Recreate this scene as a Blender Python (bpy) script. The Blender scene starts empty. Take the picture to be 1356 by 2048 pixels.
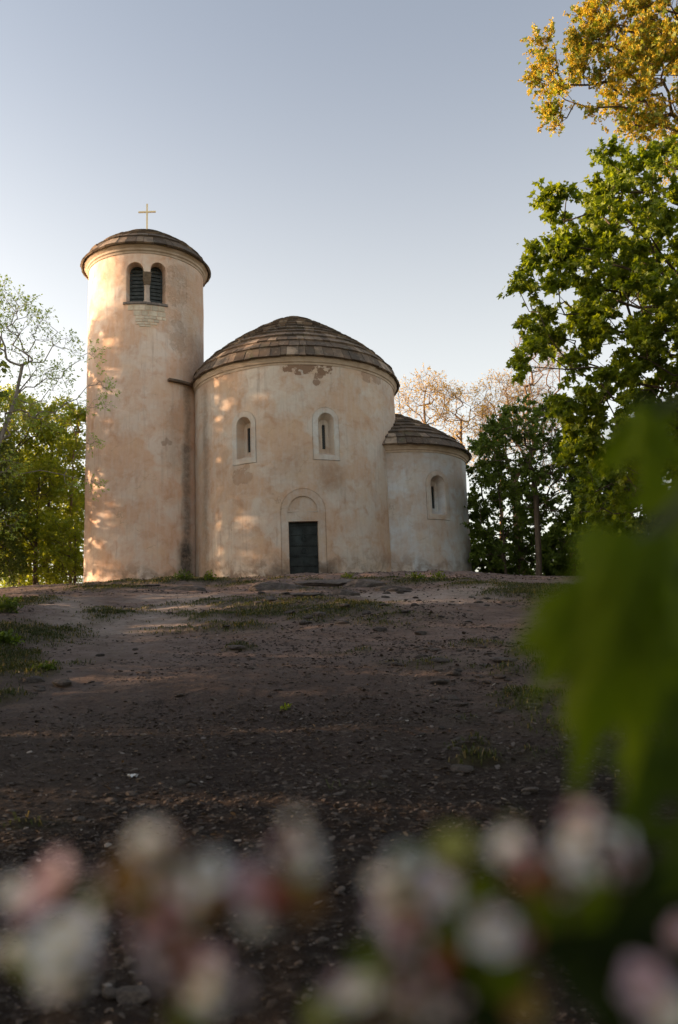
import bpy, bmesh, math, random
import numpy as np
from mathutils import Vector, Matrix
R = math.radians
# ---------------------------------------------------------------- camera
SC = bpy.context.scene
COL = SC.collection
F_PX, PITCH, ROLL = 1733.0, R(10.15), R(-2.0)
cam_d = bpy.data.cameras.new("camera"); cam = bpy.data.objects.new("camera", cam_d); COL.objects.link(cam)
SC.camera = cam
CAMP = np.array([0.0, 0.0, 1.5])
cam.matrix_world = Matrix.Translation((0, 0, 1.5)) @ Matrix.Rotation(math.pi/2 + PITCH, 4, 'X') @ Matrix.Rotation(ROLL, 4, 'Z')
cam_d.sensor_fit = 'VERTICAL'; cam_d.sensor_height = 36.0; cam_d.lens = F_PX / 2048 * 36.0
cam_d.clip_start = 0.03; cam_d.clip_end = 9000
cam_d.dof.use_dof = True; cam_d.dof.focus_distance = 17.0; cam_d.dof.aperture_fstop = 2.8
# ---------------------------------------------------------------- light
SUN_EL, SUN_AZ = R(10.0), R(-82.0)          # azimuth measured from +Y towards +X: the sun stands in the west (-X)
world = bpy.data.worlds.new("World"); SC.world = world; world.use_nodes = True
wn = world.node_tree; wn.nodes.clear()
w_out = wn.nodes.new('ShaderNodeOutputWorld'); w_bg = wn.nodes.new('ShaderNodeBackground')
sky = wn.nodes.new('ShaderNodeTexSky'); sky.sky_type = 'NISHITA'; sky.sun_disc = False
sky.sun_elevation = SUN_EL; sky.sun_rotation = SUN_AZ
sky.air_density = 1.0; sky.dust_density = 2.2; sky.ozone_density = 1.6
hs = wn.nodes.new('ShaderNodeHueSaturation'); hs.inputs['Saturation'].default_value = 0.48
wn.links.new(sky.outputs[0], hs.inputs['Color'])
# evening haze in the air low over the horizon: the sky pales towards it
w_tc = wn.nodes.new('ShaderNodeTexCoord'); w_sp = wn.nodes.new('ShaderNodeSeparateXYZ'); wn.links.new(w_tc.outputs['Generated'], w_sp.inputs[0])
w_mr = wn.nodes.new('ShaderNodeMapRange'); w_mr.interpolation_type = 'SMOOTHSTEP'; wn.links.new(w_sp.outputs[2], w_mr.inputs[0])
w_mr.inputs[1].default_value = 0.70; w_mr.inputs[2].default_value = 0.26; w_mr.inputs[3].default_value = 0.0; w_mr.inputs[4].default_value = 1.0
w_mc = wn.nodes.new('ShaderNodeMix'); w_mc.data_type = 'RGBA'; w_mc.clamp_factor = False; wn.links.new(w_mr.outputs[0], w_mc.inputs[0])
w_mc.inputs[6].default_value = (.895, .885, .895, 1); w_mc.inputs[7].default_value = (1.42, 1.27, 1.11, 1)
w_vm = wn.nodes.new('ShaderNodeVectorMath'); w_vm.operation = 'MULTIPLY'; wn.links.new(hs.outputs[0], w_vm.inputs[0]); wn.links.new(w_mc.outputs[2], w_vm.inputs[1])
wn.links.new(w_vm.outputs[0], w_bg.inputs[0])
w_bg.inputs[1].default_value = 0.15
wn.links.new(w_bg.outputs[0], w_out.inputs[0])
sun_d = bpy.data.lights.new("sun", 'SUN'); sun_d.energy = 5.0; sun_d.angle = R(0.7); sun_d.color = (1.0, 0.66, 0.40)
sun = bpy.data.objects.new("sun", sun_d); COL.objects.link(sun)
sdir = Vector((math.sin(SUN_AZ)*math.cos(SUN_EL), math.cos(SUN_AZ)*math.cos(SUN_EL), math.sin(SUN_EL)))
sun.rotation_euler = sdir.to_track_quat('Z', 'Y').to_euler(); sun.location = (-30, 10, 30)
SC.view_settings.view_transform = 'Standard'; SC.view_settings.look = 'None'
SC.view_settings.exposure = 1.3; SC.view_settings.gamma = 1.0
SC.cycles.max_bounces = 6; SC.cycles.diffuse_bounces = 3; SC.cycles.transmission_bounces = 3; SC.cycles.transparent_max_bounces = 4
SC.cycles.use_denoising = True
# ---------------------------------------------------------------- helpers
rng = np.random.default_rng(7)
CM = np.array(cam.matrix_world.to_3x3())
def ray(px, py):
    return CM @ np.array([(px-678)/F_PX, -(py-1024)/F_PX, -1.0])
def at(px, py, Y):
    v = ray(px, py); return CAMP + v*Y/v[1]
def tag(o, label=None, cat=None, group=None, kind=None):
    if label: o['label'] = label
    if cat: o['category'] = cat
    if group: o['group'] = group
    if kind: o['kind'] = kind
    return o
def empty(name, loc=(0,0,0), rz=0, **k):
    o = bpy.data.objects.new(name, None); COL.objects.link(o); o.location = loc; o.rotation_euler = (0,0,rz)
    o.empty_display_size = .2
    return tag(o, **k)
def mesh_np(name, V, loops, sizes, mat=None, parent=None, smooth=False, mats=None, midx=None):
    me = bpy.data.meshes.new(name)
    V = np.asarray(V, dtype=np.float32); loops = np.asarray(loops, dtype=np.int32).ravel(); sizes = np.asarray(sizes, dtype=np.int32)
    me.vertices.add(len(V)); me.vertices.foreach_set('co', V.ravel())
    me.loops.add(len(loops)); me.loops.foreach_set('vertex_index', loops)
    me.polygons.add(len(sizes))
    st = np.zeros(len(sizes), dtype=np.int32); st[1:] = np.cumsum(sizes)[:-1]
    me.polygons.foreach_set('loop_start', st)
    try: me.polygons.foreach_set('loop_total', sizes)
    except Exception: pass
    me.update(calc_edges=True); me.validate()
    me.polygons.foreach_set('use_smooth', np.full(len(me.polygons), smooth))
    for m in (mats or ([mat] if mat else [])): me.materials.append(m)
    if midx is not None: me.polygons.foreach_set('material_index', np.asarray(midx, dtype=np.int32))
    o = bpy.data.objects.new(name, me); COL.objects.link(o)
    if parent: o.parent = parent
    return o
class MB:
    """collects shapes into one mesh"""
    def __init__(s): s.v=[]; s.l=[]; s.n=[]; s.k=0
    def add(s, V, faces):
        V=np.asarray(V,float).reshape(-1,3); s.v.append(V)
        for f in faces: s.l.extend([i+s.k for i in f]); s.n.append(len(f))
        s.k+=len(V)
    def addq(s, V, F):            # F array (m,k)
        V=np.asarray(V,float).reshape(-1,3); F=np.asarray(F); s.v.append(V)
        s.l.extend((F+s.k).ravel().tolist()); s.n.extend([F.shape[1]]*len(F)); s.k+=len(V)
    def box(s, c, d, M=None):
        V=np.array([[x,y,z] for x in(-1,1) for y in(-1,1) for z in(-1,1)],float)*np.array(d)/2
        if M is not None: V=V@np.array(M).T
        s.add(V+np.array(c), [(0,1,3,2),(4,6,7,5),(0,4,5,1),(2,3,7,6),(0,2,6,4),(1,5,7,3)])
    def build(s, name, mat, parent=None, smooth=False):
        return mesh_np(name, np.concatenate(s.v), s.l, s.n, mat, parent, smooth)
def tubes(A, B, ra, rb, k=5):
    """many separate tapered tubes at once -> V, F(quads)"""
    A=np.asarray(A,float); B=np.asarray(B,float); n=len(A)
    d=B-A; L=np.linalg.norm(d,axis=1,keepdims=True)+1e-9; d=d/L
    ref=np.where(np.abs(d[:,2:3])<.9, np.array([[0,0,1.]]), np.array([[1.,0,0]]))
    u=np.cross(d,ref); u/=np.linalg.norm(u,axis=1,keepdims=True)+1e-9; w=np.cross(d,u)
    a=np.arange(k)*2*np.pi/k; ca,sa=np.cos(a),np.sin(a)
    ring=ca[None,:,None]*u[:,None,:]+sa[None,:,None]*w[:,None,:]
    VA=A[:,None,:]-d[:,None,:]*(np.asarray(ra)[:,None,None]*.3)+ring*np.asarray(ra)[:,None,None]; VB=B[:,None,:]+ring*np.asarray(rb)[:,None,None]
    V=np.concatenate([VA,VB],axis=1).reshape(-1,3)
    i=np.arange(k); j=(i+1)%k
    q=np.stack([i,j,j+k,i+k],1)
    F=(q[None]+ (np.arange(n)*2*k)[:,None,None]).reshape(-1,4)
    return V,F
# numpy noise
_P = np.random.default_rng(3).random(65536)
def _h(ix, iy, s): return _P[((ix*73856093) ^ (iy*19349663) ^ (s*83492791)) & 65535]
def vnoise(x, y, s=0):
    ix=np.floor(x).astype(np.int64); iy=np.floor(y).astype(np.int64); fx=x-ix; fy=y-iy
    fx=fx*fx*(3-2*fx); fy=fy*fy*(3-2*fy)
    return (_h(ix,iy,s)*(1-fx)+_h(ix+1,iy,s)*fx)*(1-fy)+(_h(ix,iy+1,s)*(1-fx)+_h(ix+1,iy+1,s)*fx)*fy
def fbm(x, y, o=4, s=0):
    x=np.asarray(x,float); y=np.asarray(y,float); r=0; a=.5
    for i in range(o): r=r+a*(vnoise(x,y,s+i)-.5); x=x*2.03+17.1; y=y*2.03+5.7; a*=.5
    return r                       # about -0.5..0.5
def sstep(a,b,x): t=np.clip((x-a)/(b-a),0,1); return t*t*(3-2*t)
# ---------------------------------------------------------------- materials
class NT:
    def __init__(s, name):
        s.m=bpy.data.materials.new(name); s.m.use_nodes=True; s.t=s.m.node_tree; s.t.nodes.clear()
        s.out=s.t.nodes.new('ShaderNodeOutputMaterial')
    def n(s, ty, **k):
        n=s.t.nodes.new(ty)
        for a,b in k.items():
            if a.startswith('_'): setattr(n,a[1:],b)
            else:
                key=a.replace('__',' ')
                n.inputs[key].default_value=b
        return n
    def l(s,a,b): s.t.links.new(a,b)
    def noise(s, scale, detail=4, rough=.55, vec=None, dist=0.0, mapscale=None):
        n=s.n('ShaderNodeTexNoise'); n.inputs['Scale'].default_value=scale; n.inputs['Detail'].default_value=detail
        n.inputs['Roughness'].default_value=rough; n.inputs['Distortion'].default_value=dist
        if vec is None: vec=s.obj()
        if mapscale:
            mp=s.n('ShaderNodeMapping'); mp.inputs['Scale'].default_value=mapscale; s.l(vec,mp.inputs[0]); vec=mp.outputs[0]
        s.l(vec,n.inputs['Vector']); return n.outputs[0]
    def obj(s): return s.n('ShaderNodeTexCoord').outputs['Object']
    def uv(s): return s.n('ShaderNodeTexCoord').outputs['UV']
    def ramp(s, f, stops):
        n=s.n('ShaderNodeValToRGB'); e=n.color_ramp.elements
        while len(e)>1: e.remove(e[-1])
        e[0].position=stops[0][0]; c=stops[0][1]; e[0].color=(*c,1) if hasattr(c,'__len__') else (c,c,c,1)
        for p,c in stops[1:]:
            x=e.new(p); x.color=(*c,1) if hasattr(c,'__len__') else (c,c,c,1)
        s.l(f,n.inputs[0]); return n.outputs[0]
    def mix(s, f, a, b, mode='MIX'):
        n=s.n('ShaderNodeMixRGB'); n.blend_type=mode
        for i,v in ((0,f),(1,a),(2,b)):
            if hasattr(v,'__len__'): n.inputs[i].default_value=(*v,1)
            elif isinstance(v,(int,float)): n.inputs[i].default_value=v if i==0 else (v,v,v,1)
            else: s.l(v,n.inputs[i])
        return n.outputs[0]
    def math(s, op, a, b=None, c=None, clamp=False):
        n=s.n('ShaderNodeMath'); n.operation=op; n.use_clamp=clamp
        for i,v in enumerate((a,b,c)):
            if v is None: continue
            if isinstance(v,(int,float)): n.inputs[i].default_value=v
            else: s.l(v,n.inputs[i])
        return n.outputs[0]
    def bump(s, h, strength=.3, dist=.02, normal=None):
        n=s.n('ShaderNodeBump'); n.inputs['Strength'].default_value=strength; n.inputs['Distance'].default_value=dist
        s.l(h,n.inputs['Height'])
        if normal is not None: s.l(normal,n.inputs['Normal'])
        return n.outputs[0]
    def pbr(s, color, rough=.8, normal=None, spec=.3, metal=0):
        n=s.n('ShaderNodeBsdfPrincipled')
        if hasattr(color,'__len__'): n.inputs['Base Color'].default_value=(*color,1)
        else: s.l(color,n.inputs['Base Color'])
        if isinstance(rough,(int,float)): n.inputs['Roughness'].default_value=rough
        else: s.l(rough,n.inputs['Roughness'])
        n.inputs['Specular IOR Level'].default_value=spec; n.inputs['Metallic'].default_value=metal
        if normal is not None: s.l(normal,n.inputs['Normal'])
        s.l(n.outputs[0],s.out.inputs[0]); return n
def mask_box(t, sep, u0,u1,z0,z1,soft=.3, wob=None):
    """soft rectangle mask in wall coordinates (metres along the wall, height)"""
    def band(v,a,b):
        p=t.n('ShaderNodeMapRange'); p.interpolation_type='SMOOTHSTEP'; t.l(v,p.inputs[0]); p.inputs[1].default_value=a-soft; p.inputs[2].default_value=a+soft
        q=t.n('ShaderNodeMapRange'); q.interpolation_type='SMOOTHSTEP'; t.l(v,q.inputs[0]); q.inputs[1].default_value=b+soft; q.inputs[2].default_value=b-soft
        return t.math('MULTIPLY',p.outputs[0],q.outputs[0])
    return t.math('MULTIPLY',band(sep[0],u0,u1),band(sep[1],z0,z1))
def plaster(name, tone=(1,1,1), stains=(), patches=(), rough_zone=None, base_z=4.8):
    t=NT(name); uv=t.uv()
    wv=t.n('ShaderNodeTexNoise'); wv.inputs['Scale'].default_value=1.1; wv.inputs['Detail'].default_value=5; t.l(uv,wv.inputs['Vector'])
    off=t.n('ShaderNodeVectorMath'); off.operation='SUBTRACT'; t.l(wv.outputs[1],off.inputs[0]); off.inputs[1].default_value=(.5,.5,.5)
    sc=t.n('ShaderNodeVectorMath'); sc.operation='SCALE'; t.l(off.outputs[0],sc.inputs[0]); sc.inputs['Scale'].default_value=1.1
    ad=t.n('ShaderNodeVectorMath'); t.l(uv,ad.inputs[0]); t.l(sc.outputs[0],ad.inputs[1]); wuv=ad.outputs[0]
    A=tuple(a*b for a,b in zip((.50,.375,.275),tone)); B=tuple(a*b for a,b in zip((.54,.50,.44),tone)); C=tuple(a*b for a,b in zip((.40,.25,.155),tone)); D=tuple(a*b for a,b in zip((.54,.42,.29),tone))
    big=t.noise(.55,5,.6,wuv); med=t.noise(1.7,6,.62,wuv); fine=t.noise(9,5,.6,uv); st=t.noise(1.6,5,.6,uv,mapscale=(3.2,.55,1))
    c=t.mix(t.ramp(big,[(.43,0),(.57,1)]),A,B)
    c=t.mix(t.ramp(med,[(.50,0),(.68,.62)]),c,C)
    c=t.mix(t.ramp(st,[(.45,0),(.75,.55)]),c,B)
    drip=t.noise(1.0,6,.7,uv,mapscale=(7,.35,1)); c=t.mix(t.math('MULTIPLY',t.ramp(drip,[(.52,0),(.66,.42)]),t.ramp(big,[(.42,0),(.6,1)])),c,tuple(a*b for a,b in zip((.25,.20,.16),tone)))
    speck=t.noise(34,3,.7,uv); c=t.mix(t.ramp(speck,[(.60,0),(.70,.35)]),c,tuple(a*b for a,b in zip((.30,.235,.18),tone)))
    lowb=t.noise(.9,4,.5,uv)
    c=t.mix(t.ramp(lowb,[(.52,0),(.7,.5)]),c,D)
    c=t.mix(.22,c,t.ramp(fine,[(.3,(.42,.36,.30)),(.7,(.62,.55,.48))]),'OVERLAY')
    sc2=t.n('ShaderNodeVectorMath'); sc2.operation='SCALE'; t.l(off.outputs[0],sc2.inputs[0]); sc2.inputs['Scale'].default_value=.32
    ad2=t.n('ShaderNodeVectorMath'); t.l(uv,ad2.inputs[0]); t.l(sc2.outputs[0],ad2.inputs[1])
    sp=t.n('ShaderNodeSeparateXYZ'); t.l(ad2.outputs[0],sp.inputs[0]); sep=(sp.outputs[0],sp.outputs[1])
    gr=t.noise(6,6,.7,uv); blot=t.noise(2.6,6,.7,uv)
    for (u0,u1,z0,z1,soft,amt,colr) in stains:
        mk=mask_box(t,sep,u0,u1,z0,z1,soft)
        f=t.math('MULTIPLY',mk,t.ramp(gr,[(.25,.45),(.6,1)])); f=t.math('MULTIPLY',f,amt)
        c=t.mix(f,c,colr)
    hsum=None
    for (u0,u1,z0,z1,soft,amt,colr) in patches:      # places where the top coat has come away
        mk=mask_box(t,sep,u0,u1,z0,z1,soft)
        e=t.ramp(t.math('MULTIPLY',mk,t.ramp(blot,[(.38,.2),(.56,1)])),[(.42,0),(.5,1)])
        f=t.math('MULTIPLY',e,amt); c=t.mix(f,c,colr)
        hsum=e if hsum is None else t.math('MAXIMUM',hsum,e)
    # damp foot
    foot=t.n('ShaderNodeMapRange'); t.l(sep[1],foot.inputs[0]); foot.inputs[1].default_value=base_z+1.05; foot.inputs[2].default_value=base_z+.0; foot.inputs[3].default_value=0; foot.inputs[4].default_value=1
    ff=t.math('MULTIPLY',foot.outputs[0],t.ramp(med,[(.42,0),(.58,.85)]))
    c=t.mix(ff,c,(.13,.095,.07))
    # hairline cracks
    vo=t.n('ShaderNodeTexVoronoi'); vo.feature='DISTANCE_TO_EDGE'; vo.inputs['Scale'].default_value=.55; t.l(wuv,vo.inputs['Vector'])
    crack=t.ramp(vo.outputs[0],[(0,1),(.006,0)]); cm=t.math('MULTIPLY',crack,t.ramp(lowb,[(.55,0),(.62,.35)]))
    c=t.mix(cm,c,(.16,.11,.08))
    h=t.mix(.4,t.noise(3.2,5,.6,uv),t.noise(26,4,.65,uv))
    h2=t.noise(.8,3,.5,uv)
    nb=t.bump(h2,.6,.14); nb=t.bump(h,.7,.035,nb)
    if rough_zone:
        mk=mask_box(t,sep,*rough_zone); vv=t.noise(11,5,.75,uv,dist=.6)
        nb=t.bump(t.math('MULTIPLY',mk,vv),.8,.09,nb)
        c=t.mix(t.math('MULTIPLY',mk,.35),c,(.36,.24,.155))
    if hsum is not None: nb=t.bump(t.math('MULTIPLY',hsum,-1.0),.6,.03,nb)
    t.pbr(c,.92,nb,.2); return t.m
def simple_mat(name, c1, c2, scale=3, rough=.8, bs=.3, bd=.01, metal=0, spec=.3, island=.0, detail=5):
    t=NT(name); n=t.noise(scale,detail,.6)
    c=t.mix(t.ramp(n,[(.35,0),(.65,1)]),c1,c2)
    if island:
        g=t.n('ShaderNodeNewGeometry'); v=t.ramp(g.outputs['Random Per Island'],[(0,1-island),(1,1+island)])
        c=t.mix(1.0,c,v,'MULTIPLY')
    t.pbr(c,rough,t.bump(t.noise(scale*7,4,.6),bs,bd),spec,metal); return t.m
def roof_mat():
    t=NT('weathered_stone_slabs'); o=t.obj()
    g=t.n('ShaderNodeNewGeometry'); isl=g.outputs['Random Per Island']
    c=t.ramp(isl,[(0,(.075,.053,.038)),(.35,(.125,.088,.062)),(.62,(.175,.125,.088)),(.80,(.26,.185,.13)),(1,(.44,.34,.25))])
    st=t.noise(2.0,5,.65,o); c=t.mix(t.ramp(st,[(.42,0),(.62,.8)]),c,(.085,.072,.06))
    li=t.noise(7,5,.7,o); c=t.mix(t.ramp(li,[(.56,0),(.66,.6)]),c,(.30,.26,.20))
    mo=t.noise(1.3,5,.6,o); c=t.mix(t.ramp(mo,[(.6,0),(.72,.5)]),c,(.12,.12,.055))
    t.pbr(c,.9,t.bump(t.noise(30,4,.7,o),.5,.02),.25); return t.m
def leaf_mat(name, c_lo, c_hi, tr=(1.3,1.5,.6), trans=.42, rough=.5, spec=.35, nscale=.8, straw=None):
    t=NT(name); g=t.n('ShaderNodeNewGeometry'); isl=g.outputs['Random Per Island']
    n=t.noise(nscale,3,.5)
    f=t.math('ADD',t.math('MULTIPLY',isl,.6),t.math('MULTIPLY',t.ramp(n,[(.3,0),(.7,1)]),.4))
    c=t.mix(f,c_lo,c_hi)
    if straw: c=t.mix(t.ramp(isl,[(.80,0),(.84,1)]),c,straw)
    p=t.pbr(c,rough,None,spec)
    tl=t.n('ShaderNodeBsdfTranslucent'); t.l(t.mix(1.0,c,tr,'MULTIPLY'),tl.inputs[0])
    mx=t.n('ShaderNodeMixShader'); mx.inputs[0].default_value=trans; t.l(p.outputs[0],mx.inputs[1]); t.l(tl.outputs[0],mx.inputs[2])
    t.l(mx.outputs[0],t.out.inputs[0]); return t.m
def bark_mat(name, c1, c2):
    t=NT(name); n=t.noise(4,5,.65,mapscale=(3,3,.6)); c=t.mix(t.ramp(n,[(.35,0),(.65,1)]),c1,c2)
    t.pbr(c,.95,t.bump(t.noise(16,5,.7,mapscale=(3,3,.5)),.7,.03),.15); return t.m
M_roof=roof_mat()
M_bark=bark_mat('brown_bark',(.075,.055,.04),(.15,.115,.085))
M_bark_pale=bark_mat('pale_bark',(.20,.165,.14),(.36,.31,.27))
M_bark_warm=bark_mat('warm_bark',(.16,.10,.065),(.28,.19,.12))
# ---------------------------------------------------------------- ground
BX=[-16,-11,-6,0,4,6.2,8.6,13,18]; BZ=[4.45,4.78,4.84,4.80,4.72,4.52,4.40,4.05,3.4]
def gheight(x,y):
    x=np.asarray(x,float); y=np.asarray(y,float)
    H=np.interp(x,BX,BZ)
    s=np.where(y<31, y/31, 1+ (np.minimum(y,37)-31)*.012)
    s=np.where(y<0, y/31*.9, s)
    z=H*s
    z=z-np.clip(y-39,0,None)**1.15*.16
    z=z-np.clip(np.abs(x)-17,0,None)*.16
    z=np.maximum(z,-60)
    near=sstep(60,30,np.hypot(x,y))
    # the low bank at the left edge of the worn path
    z=z+near*.42*np.exp(-(((x+6.0)/1.3)**2))*sstep(8,11,y)*sstep(22,15,y)
    # hollow of the worn path on the left
    z=z-near*.16*np.exp(-(((x+5.2-(y-20)*.16)/1.6)**2))*sstep(10,16,y)*sstep(33,27,y)
    # rough rocky rise under the door
    r=near*sstep(23,28,y)*sstep(32.2,30.6,y)*np.exp(-((x-.8)/5.0)**4)
    z=z+r*(.16*np.abs(fbm(x*.9,y*.9,5,21))*2.2)
    z=z+near*(.30*fbm(x*.22,y*.22,3,1)*sstep(2,10,y)*sstep(31.4,28,y)+.12*fbm(x*.8,y*.8,3,5)*(.35+.65*sstep(31.5,29,y)*sstep(3,9,y)))
    z=z+near*(.045*fbm(x*3.1,y*3.1,4,9)+.022*fbm(x*11,y*11,3,13))
    return z
def gz(x,y): return float(gheight(np.array([x]),np.array([y]))[0])
def gp(px,py,ymax=37.5):
    """where the line of sight through a photo pixel meets the ground"""
    v=ray(px,py); v=v/v[1]; Y=np.linspace(1.5,ymax,1400); P=CAMP+v*Y[:,None]
    h=gheight(P[:,0],P[:,1]); b=np.where(P[:,2]<=h)[0]
    i=b[0] if len(b) else len(Y)-1
    return np.array([P[i,0],P[i,1],h[i]])
def seg_dist(x,y,pts):
    d=np.full(np.shape(x),1e9)
    for (x0,y0),(x1,y1) in zip(pts[:-1],pts[1:]):
        dx,dy=x1-x0,y1-y0; t=np.clip(((x-x0)*dx+(y-y0)*dy)/(dx*dx+dy*dy),0,1)
        d=np.minimum(d,np.hypot(x-x0-t*dx,y-y0-t*dy))
    return d
GR=[]   # grass patches: centre, radii, amount
for (px,py,rx,ry,a) in [(290,1165,2.6,1.0,.9),(400,1160,1.8,.9,.9),(520,1162,1.6,.6,.75),(232,1228,.7,1.6,.75),(230,1175,1.6,.8,.9),(340,1212,.7,.9,.5),
    (430,1205,1.3,1.6,.65),(500,1228,1.7,2.0,.75),(560,1208,1.2,1.3,.75),(620,1225,1.3,1.5,.6),(430,1250,1.2,1.0,.5),(700,1215,.9,1.0,.55),(760,1240,.8,.9,.45),
    (880,1165,1.6,.7,.9),(815,1160,.9,.5,.8),(960,1170,.9,.8,.7),(1075,1178,1.6,2.0,.9),(1060,1190,1.0,1.8,.8),(1125,1230,.4,1.5,.7),(800,1255,.5,.4,.6),
    (1090,1320,.35,1.0,.5),(1060,1400,.3,.5,.45),(1120,1500,.3,.4,.45),(1250,1440,.8,1.2,.5),(1300,1500,.8,.8,.4),(700,1305,.28,.22,.7),(470,1297,.3,.2,.6),
    (960,1290,.4,.35,.45),(985,1340,.35,.35,.45),(930,1440,.18,.2,.5),(945,1490,.16,.12,.6),(955,1525,.14,.08,.8),(700,1575,.25,.12,.6),(840,1325,.5,.4,.3),
    (0,1270,.75,2.2,1.0),(-20,1330,.8,1.6,1.0),(50,1310,.25,.7,.6),(90,1345,.22,.35,.9),(-30,1215,1.3,2.5,1.0),(80,1255,.22,.35,.6),(0,1400,.25,.25,.8),(60,1650,.25,.1,.5),
    (200,1174,1.4,.5,1.0),(300,1167,1.4,.5,1.0),(450,1161,1.4,.4,1.0),(620,1160,.9,.25,.8),(740,1160,1.2,.3,.8),(350,1158,1.0,.5,1.0),
    (1010,1175,.6,.6,.5),(650,1178,1.2,.5,.45),(745,1172,1.0,.4,.4)]:
    p=gp(px,py); GR.append((p[0],p[1],rx,ry,a))
def grass_mask(x,y):
    m=np.zeros(np.shape(x))
    for (cx,cy,rx,ry,a) in GR:
        d=((x-cx)/rx)**2+((y-cy)/ry)**2; m=np.maximum(m,a*np.exp(-d*1.1))
    m=np.maximum(m,.95*sstep(.0,3,np.abs(x+1.5)-13)*sstep(3,9,y))
    m=np.maximum(m,.8*sstep(7.6,9.6,x)*sstep(10,20,y)*sstep(35,30,y)); m=np.maximum(m,.8*sstep(38.5,40,y)); m=np.maximum(m,.7*sstep(-1,-5,y))
    n=fbm(x*2.3,y*2.3,4,31)*1.5+fbm(x*.6,y*.6,2,35)*.9
    return np.clip(m+n*1.15*np.clip(m*3,0,1),0,1)
_gh0=gheight
def gheight(x,y):
    x=np.asarray(x,float); y=np.asarray(y,float); m=grass_mask(x,y)
    return _gh0(x,y)+.075*sstep(.15,.8,m)*(.6+1.2*np.abs(fbm(x*4,y*4,3,91)))*sstep(45,36,y)
PATH1=[gp(*q)[:2] for q in [(110,1195),(170,1215),(235,1262),(300,1250),(380,1195)]]
PATH1L=[gp(*q)[:2] for q in [(180,1215),(220,1300),(180,1380),(90,1430),(0,1560)]]
PATH2=[gp(*q)[:2] for q in [(1010,1168),(930,1185),(860,1200),(790,1190)]]
PATH3=[gp(*q)[:2] for q in [(400,1195),(330,1190),(300,1200)]]
def path_mask(x,y):
    w=fbm(x*1.2,y*1.2,3,41)*1.1
    m=sstep(1.3,.3,seg_dist(x,y,PATH1)+w)
    m=np.maximum(m,(.10+.5*sstep(9,16,y))*sstep(1.3,.2,seg_dist(x,y,PATH1L)+w))
    m=np.maximum(m,sstep(1.9,.4,seg_dist(x,y,PATH2)+w)); m=np.maximum(m,sstep(1.0,.2,seg_dist(x,y,PATH3)+w))
    return m
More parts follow.
